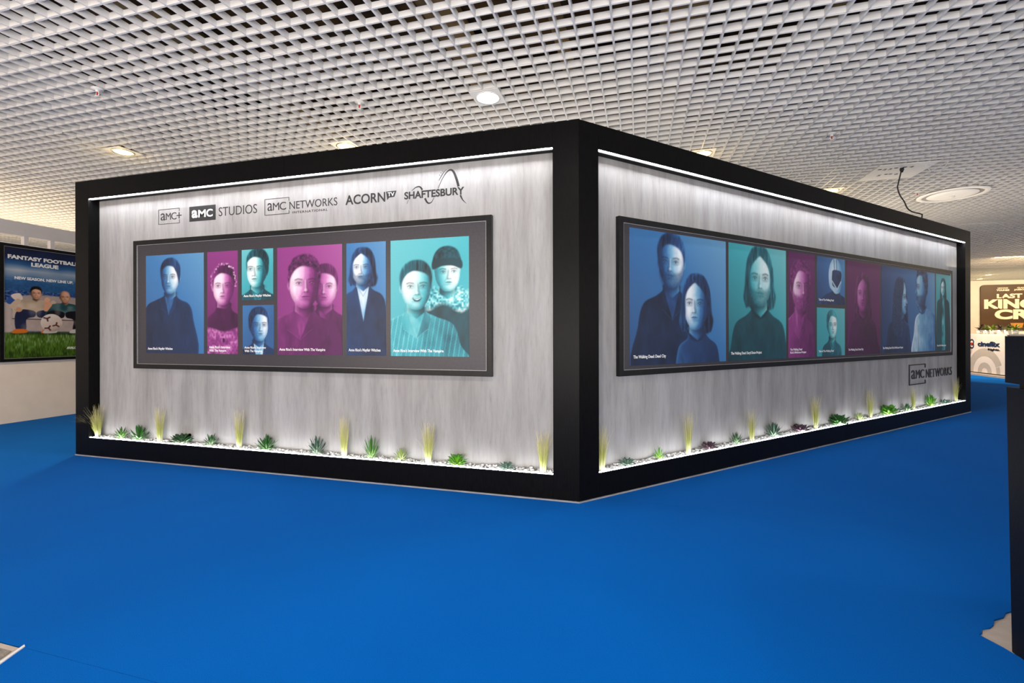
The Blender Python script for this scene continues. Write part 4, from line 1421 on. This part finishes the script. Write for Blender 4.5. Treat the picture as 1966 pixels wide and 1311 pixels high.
# large round air diffuser
root = empty('air_diffuser', (4.80, 5.17, CEIL))
tag(root, 'large round white air diffuser in the ceiling at the right', 'air vent')
MB().lathe([(.40, .0), (.395, -.008), (.34, -.014), (.335, .0)], 48, (4.80, 5.17, CEIL - .012)).build('outer_ring', 'plate', root, smooth=True)
MB().lathe([(.285, -.004), (.28, -.012), (.20, -.022), (.06, -.026), (.0005, -.026)], 48, (4.80, 5.17, CEIL - .012)).build('centre_disc', 'plate', root, smooth=True)
MB().lathe([(.336, -.001), (.26, .002), (.0005, .002)], 48, (4.80, 5.17, CEIL - .012)).build('throat', 'vent_shade', root, smooth=True)
MB().lathe([(.0005, -.05), (.028, -.048), (.034, -.03), (.034, -.028)], 20, (4.80, 5.17, CEIL - .012)).build('centre_cap', 'white_plastic', root, smooth=True)

# sprinkler heads
for x, y, lb in ((-3.919, -.254, 'ceiling sprinkler with red bulb at the upper left'), (-1.969, .512, 'ceiling sprinkler between the brightest downlight and the upper left'),
                 (2.273, 2.361, 'ceiling sprinkler above the right half of the stand'), (4.236, 4.886, 'ceiling sprinkler beside the round air diffuser')):
    root = empty('sprinkler', (x, y, CEIL - .04))
    tag(root, lb, 'sprinkler', 'ceiling sprinklers')
    MB().lathe([(.0005, .001), (.042, .0), (.040, -.008), (.014, -.014), (.012, -.03)], 20, (x, y, CEIL - .001)).build('rosette', 'white_plastic', root, smooth=True)
    MB().lathe([(.006, -.03), (.007, -.045), (.004, -.056)], 10, (x, y, CEIL - .001)).build('bulb', 'red_plastic', root, smooth=True)
    MB().tube([(x - .012, y, CEIL - .028), (x - .016, y, CEIL - .05), (x, y, CEIL - .066)], .003, 6).tube([(x + .012, y, CEIL - .028), (x + .016, y, CEIL - .05), (x, y, CEIL - .066)], .003, 6).build('yoke', 'white_plastic', root, smooth=True)
    MB().lathe([(.0005, -.064), (.020, -.064), (.020, -.067), (.0005, -.068)], 16, (x, y, CEIL - .001)).build('deflector', 'white_plastic', root, smooth=True)

# ================================================================== LEFT POSTER
# wall-left frame: local x runs along world +y, local y points away from the viewer (world -x)
ML = Matrix(((0, -1, 0, -7.20), (1, 0, 0, 0), (0, 0, 1, 0), (0, 0, 0, 1)))
root = empty('framed_poster', (-7.19, 1.218, .765))
tag(root, 'black-framed football show poster on the cream partition at the left', 'poster')
x0, x1, z0, z1, fw = .766, 1.669, .765, 2.242, .038
i0_, i1_, k0, k1 = x0 + fw, x1 - fw, z0 + fw, z1 - fw
for P in ([(x0, z1), (x1, z1), (i1_, k1), (i0_, k1)], [(x0, z0), (x1, z0), (i1_, k0), (i0_, k0)], [(x0, z0), (x0, z1), (i0_, k1), (i0_, k0)], [(x1, z0), (x1, z1), (i1_, k1), (i1_, k0)]):
    MB().wall_prism(P, -.030, -.001).build('frame_rail', 'frame_black', root, ML)
w = .004
mb = MB()
mb.box(i0_, i1_, -.028, -.001, k1 - w, k1).box(i0_, i1_, -.028, -.001, k0, k0 + w).box(i0_, i0_ + w, -.028, -.001, k0 + w, k1 - w).box(i1_ - w, i1_, -.028, -.001, k0 + w, k1 - w)
mb.build('inner_edge', 'silver', root, ML)
pw, ph_ = i1_ - i0_ - 2 * w, k1 - k0 - 2 * w
SKY = palette((0, (16, 22, 44)), (.25, (24, 44, 92)), (.5, (44, 96, 150)), (.75, (138, 160, 186)), (1, (226, 214, 206)))
cv = Canvas(pw, ph_, .005, SKY, .45, .45)
a = cv.a
yn = cv.Y
t_ = np.interp(yn, [.40, .62, .66, .72, .76, .80, .86, .92, 1.0], [.25, .42, .40, .50, .66, .80, .42, .16, .05])
cv.img = SKY(np.clip(t_ + cv.noise(60, 90, 4) * .10 * (yn < .72) + cv.noise(9, 14, 5) * .12, 0, 1)).astype(np.float32)
crowd = flat_pal((38, 82, 150))
cv.paint(np.where((yn < .615), -1., 1.), .42 + cv.noise(90, 130, 6) * .5, crowd)
grassp = flat_pal((78, 116, 32))
gn = cv.noise(150, 40, 7) * .5 + cv.noise(40, 24, 8) * .3
cv.paint(yn - .235, .50 - 1.1 * np.clip(.16 - yn, 0, 1) + gn * .6, grassp, soft=.012)
sofa = flat_pal((176, 160, 158))
for P, l in (([(-.02, .235), (-.02, .50), (.08 * a, .505), (.10 * a, .47), (.11 * a, .235)], .56), ([(.08 * a, .30), (.08 * a, .55), (.35 * a, .585), (.98 * a, .575), (.99 * a, .30)], .46),
             ([(.10 * a, .36), (.10 * a, .425), (.96 * a, .42), (.96 * a, .355)], .60), ([(.09 * a, .245), (.09 * a, .36), (.97 * a, .355), (.97 * a, .24)], .50), ([(.93 * a, .235), (.93 * a, .48), (1.02 * a, .49), (1.02 * a, .235)], .58)):
    cv.poly(P, l + cv.noise(30, 30, 9) * .06, sofa, smooth=False, soft=.006)
cv.stroke([(.10 * a, .358), (.96 * a, .352)], .004, .1, pal=sofa)
cv.stroke([(.10 * a, .228), (.95 * a, .222)], .012, .05, .8, soft=.012, pal=grassp)
cv.poly([(.03 * a, .50), (.10 * a, .585), (.20 * a, .56), (.14 * a, .49)], .5, flat_pal((44, 78, 150)))
cv.poly([(.08 * a, .565), (.18 * a, .59), (.22 * a, .54), (.15 * a, .52)], .6, flat_pal((214, 196, 186)))
cu_ = flat_pal((222, 204, 160))
cv.poly([(.09 * a, .49), (.20 * a, .525), (.26 * a, .43), (.14 * a, .405)], .55 - .35 * (np.sin(cv.X * 190) * np.sin(cv.Y * 190) > .25), cu_)
cv.poly([(.82 * a, .50), (.94 * a, .50), (.96 * a, .41), (.84 * a, .40)], .55 - .35 * (np.sin(cv.X * 150 + cv.Y * 120) > .5), cu_)
skinp, hairp = flat_pal((214, 158, 128)), flat_pal((46, 32, 28))


def fan(x, hy, h, shirt, trousers, bald, seed):
    sp, tp = flat_pal(shirt), flat_pal(trousers)
    kn = .40
    cv.poly([(x - .16, hy - .19), (x - .10, hy - .075), (x + .10, hy - .075), (x + .15, hy - .20), (x + .11, kn + .01), (x - .11, kn + .01)], .5 + cv.noise(20, 20, seed) * .2, sp)
    for k in (-1, 1):
        ft = x + k * (.11 if k < 0 else .10)
        cv.poly([(x + k * .01, kn + .03), (x + k * .10, kn + .045), (x + k * .15, kn), (ft + k * .035, .26), (ft - k * .035, .26), (x + k * .07, kn - .045), (x + k * .01, kn - .02)], .5 + cv.noise(20, 20, seed + 1) * .2, tp)
        cv.poly([(ft - .04, .262), (ft + .035, .262), (ft + .04, .232), (ft - .06, .228)], .5, flat_pal((206, 112, 40) if not bald else (196, 190, 192)))
    cv.person(x, hy, h, .1, .56, 'short' if not bald else 'none', .12, .5, (.3, .5), seed=seed, smile=True, torso=False, pals={'skin': skinp, 'hair': hairp}, contrast=.35)
    return sp


sp = fan(.385 * a, .600, .115, (196, 176, 156), (34, 40, 74), False, 40)
cv.stroke([(.385 * a - .13, .52), (.385 * a - .17, .47), (.385 * a - .12, .445)], .020, .5, pal=sp)
cv.stroke([(.385 * a + .13, .52), (.385 * a + .155, .45)], .020, .5, pal=sp)
cv.blob(.385 * a + .155, .435, .020, .022, .55, pal=skinp)
cv.blob(.385 * a - .125, .44, .022, .020, .45, pal=skinp)
sp = fan(.765 * a, .580, .115, (34, 78, 86), (22, 22, 30), True, 44)
cv.stroke([(.765 * a - .12, .50), (.765 * a - .15, .45), (.765 * a - .14, .53)], .017, .5, pal=skinp)
cv.blob(.765 * a - .14, .545, .022, .022, .55, pal=skinp)
cv.stroke([(.765 * a + .12, .52), (.765 * a + .18, .50), (.765 * a + .185, .59)], .018, .5, pal=skinp)
cv.blob(.765 * a + .185, .605, .022, .022, .55, pal=skinp)
bp = flat_pal((206, 186, 176))
u_, v_, d_ = cv.ell(.585 * a, .325, .085, .085)
cv.paint(d_, .60 + .22 * v_ - .10 * u_, bp)
for bx, by in ((-.035, .04), (.035, -.02), (-.025, -.05)):
    for q in range(3):
        an = q * 2.1 + bx * 40
        cv.stroke([(.585 * a + bx, .325 + by), (.585 * a + bx + .026 * math.cos(an), .325 + by + .022 * math.sin(an))], .007, .3, pal=flat_pal((140, 70, 72)))
o = cv.sheet('poster_print', i0_ + w, k0 + w, -.018, root, ML)
mb = MB()
add_text(mb, 'FANTASY FOOTBALL', .844, 2.056, .747, .051, -.018, .001, .05)
mb.build('title', 'caption', o, ML)
add_text(MB(), 'LEAGUE', 1.073, 1.983, .289, .052, -.018, .001, .05).build('title', 'caption', o, ML)
add_text(MB(), 'NEW SEASON. NEW LINE UP.', .909, 1.803, .620, .037, -.018, .001, .035).build('tagline', 'caption', o, ML)
add_text(MB(), 'AVALON', 1.452, .905, .145, .033, -.018, .001, .03, shear=.2).build('maker_mark', 'caption', o, ML)

# ================================================================== FAR COUNTER
# local x runs along world -y (viewer's right), local y away from the viewer (world +x)
MC = Matrix(((0, 1, 0, 8.85), (-1, 0, 0, 0), (0, 0, 1, 0), (0, 0, 0, 1)))
root = empty('reception_counter', (9.1, 12.0, 0.05))
tag(root, 'pale reception counter with navy lettering and grey swirls at the far right', 'counter')
plat = MB().box(8.74, 16, 9.9, 14.2, 0, .05).build('platform', 'bare_floor')
tag(plat, 'low beige platform edge under the far reception counter', 'platform')


def round_rect(x0, x1, z0, z1, r, k=6):
    P = []
    for cx_, cz_, a0 in ((x1 - r, z1 - r, 0), (x0 + r, z1 - r, 90), (x0 + r, z0 + r, 180), (x1 - r, z0 + r, 270)):
        for i in range(k + 1):
            an = math.radians(a0 + 90 * i / k)
            P.append((cx_ + r * math.cos(an), cz_ + r * math.sin(an)))
    return P


MB().wall_prism(round_rect(-13.4, -10.66, .075, 1.045, .07), 0, .03).build('front_panel', 'counter', root, MC)
MB().box(-13.4, -10.62, .03, .55, .10, 1.03).build('body', 'peach', root, MC)
MB().box(-13.3, -10.70, .06, .50, .05, .10).build('plinth_recess', 'dark', root, MC)
MB().box(-13.42, -10.60, .0, .60, 1.045, 1.062).build('counter_top', 'white_plastic', root, MC)


def swirl(mb, cx_, cz_, r0, r1, a0, a1, zmin=.08):
    k = 18
    for i in range(k):
        b0, b1 = math.radians(a0 + (a1 - a0) * i / k), math.radians(a0 + (a1 - a0) * (i + 1) / k)
        P = [(cx_ + r * math.cos(b), max(zmin, cz_ + r * math.sin(b))) for r, b in ((r0, b0), (r1, b0), (r1, b1), (r0, b1))]
        if max(q[1] for q in P) - min(q[1] for q in P) > 1e-4:
            mb.wall_prism(P, -.0015, 0)


mb = MB()
swirl(mb, -11.40, .10, .40, .60, 20, 200)
mb.build('grey_swirl', 'counter_grey', root, MC)
mb = MB()
swirl(mb, -11.40, .10, .10, .24, -10, 190)
mb.build('grey_swirl', 'counter_grey', root, MC)
mb = MB()
swirl(mb, -11.40, .10, .40, .52, -8, 18)
mb.build('grey_swirl', 'counter_grey', root, MC)
mb = MB()
swirl(mb, -12.05, .66, .06, .20, 150, 380)
mb.build('grey_swirl', 'counter_grey', root, MC)
o = add_text(MB(), 'cineflix', -11.63, .748, .738, .125, 0, .012, .035).build('raised_name', 'navy', root, MC)
add_text(MB(), 'Rights.', -11.278, .640, .394, .062, 0, .01, .03).build('name_suffix', 'decal', o, MC)
mb = MB()
for cz_, a0, a1 in ((.845, -150, 150), (.755, -150, 150)):
    swirl(mb, -11.86, cz_, .045, .085, a0, a1)
mb.build('round_emblem', 'navy', root, MC)
MB().wall_prism([(-11.93, .80), (-11.85, .84), (-11.80, .80), (-11.85, .76)], -.012, 0).build('emblem_accent', 'red', root, MC)

# plants along the counter top
for k in range(6):
    y = 10.78 + .235 * k
    r = random.Random(500 + k)
    root = empty('potted_plant', (9.08, y, 1.062))
    pos = ['at the right end', 'second from the right', 'third from the right', 'fourth from the right', 'fifth from the right', 'nearest the stand'][k]
    tag(root, 'spiky green potted plant on the far counter, ' + pos, 'plant', 'potted plants on the far counter')
    MB().lathe([(.0005, 0), (.055, 0), (.070, .10), (.066, .10), (.058, .02), (.0005, .015)], 16, (9.08, y, 1.0625)).build('pot', 'white_plastic', root, smooth=True)
    mb, cols = MB(), []
    pal_ = [((150, 160, 60), (74, 110, 28)), ((120, 130, 70), (44, 56, 34)), ((90, 60, 50), (52, 34, 36))][(k * 7) % 3 if k != 5 else 2]
    c0, c1 = lin(pal_[0]), lin(pal_[1])
    for q in range(26):
        az, el = r.uniform(0, 6.283), math.radians(r.uniform(15, 85))
        ln = r.uniform(.18, .29)
        d = Vector((math.cos(az) * math.cos(el), math.sin(az) * math.cos(el), math.sin(el)))
        sd = Vector((-math.sin(az), math.cos(az), 0))
        base = len(mb.v)
        for t, wd in ((0, .008), (.35, .020), (.7, .016), (1, .001)):
            c_ = Vector((9.08, y, 1.15)) + d * ln * t - Vector((0, 0, .09 * t * t))
            mb.v += [tuple(c_ - sd * wd), tuple(c_ + Vector((0, 0, .004))), tuple(c_ + sd * wd)]
            cols += [c0 * (1 - t) + c1 * t] * 3
        for i in range(3):
            b = base + 3 * i
            mb.f += [(b, b + 1, b + 4, b + 3), (b + 1, b + 2, b + 5, b + 4)]
    mb.build('foliage', 'leaf', root, None, False, np.array(cols))

# title sign on the wall behind
root = empty('title_sign', (11.8, 14.18, 1.15))
tag(root, 'brown rounded title sign with large cream capitals on the far wall', 'sign')
m = MAT['sign'] = mottled('brown_sign_print', (.018, .010, .005), (.085, .040, .010), .8, .4, (1, 1, 1), 0, .4, 2)
MB().wall_prism(round_rect(10.386, 13.2, 1.154, 2.535, .10), 14.165, 14.199).build('panel', 'sign', root)
MAT['sign_letter'] = mottled('cream_sign_letters', (.84, .74, .55), (.9, .82, .66), 6, .5)
for body, x, z, wq, hq, wt in (('LAST', 10.776, 2.120, .611, .137, .045), ('KING', 10.467, 1.806, 1.23, .291, .05), ('CROSS', 10.722, 1.489, 1.86, .300, .05)):
    add_text(MB(), body, x, z, wq, hq, 14.165, .006, wt).build('title_word', 'sign_letter', root)
for body, x, z, wq, hq in (('LINCOLN', 10.80, 2.408, .245, .040), ('YOUNES', 10.765, 2.338, .316, .056), ('CLAUDE', 11.265, 2.408, .245, .040), ('JABBOUR', 11.19, 2.338, .36, .056)):
    add_text(MB(), body, x, z, wq, hq, 14.165, .004, .05).build('name_line', 'sign_letter', root)
MB().wall_prism([(11.10, 1.38), (11.42, 1.38), (11.38, 1.24), (11.16, 1.22)], 14.160, 14.166).build('orange_patch', mottled('orange_print', (.5, .19, .02), (.62, .26, .03), 3, .5), root)
led = MB().box(11.05, 13.6, 13.95, 14.195, 1.04, 1.13).build('wall_ledge', 'white_plastic')
tag(led, 'white ledge below the brown title sign on the far wall', 'ledge')

# ================================================================== DARK PLINTH AT THE RIGHT EDGE
root = empty('dark_plinth', (1.95, -1.3, 0))
tag(root, 'tall dark navy plinth with a separate top block at the right edge', 'plinth')


def tapered(mb, xa, xb, ya, yb, z0, z1):
    (x0, x1, y0, y1), (X0, X1, Y0, Y1) = xa, xb
    return mb


mb = MB()
mb.add([(1.622, -1.75, -.005), (2.3, -1.75, -.005), (2.3, -.995, -.005), (1.622, -.995, -.005), (1.614, -1.75, .915), (2.3, -1.75, .915), (2.3, -.985, .915), (1.614, -.985, .915)],
       [(0, 3, 2, 1), (4, 5, 6, 7), (0, 1, 5, 4), (1, 2, 6, 5), (2, 3, 7, 6), (3, 0, 4, 7)])
mb.build('lower_block', 'plinth', root)
MB().box(1.635, 2.3, -1.75, -1.01, .915, .930).build('spacer', 'dark', root)
MB().box(1.612, 2.3, -1.75, -.982, .930, 1.093).build('top_block', 'plinth', root)
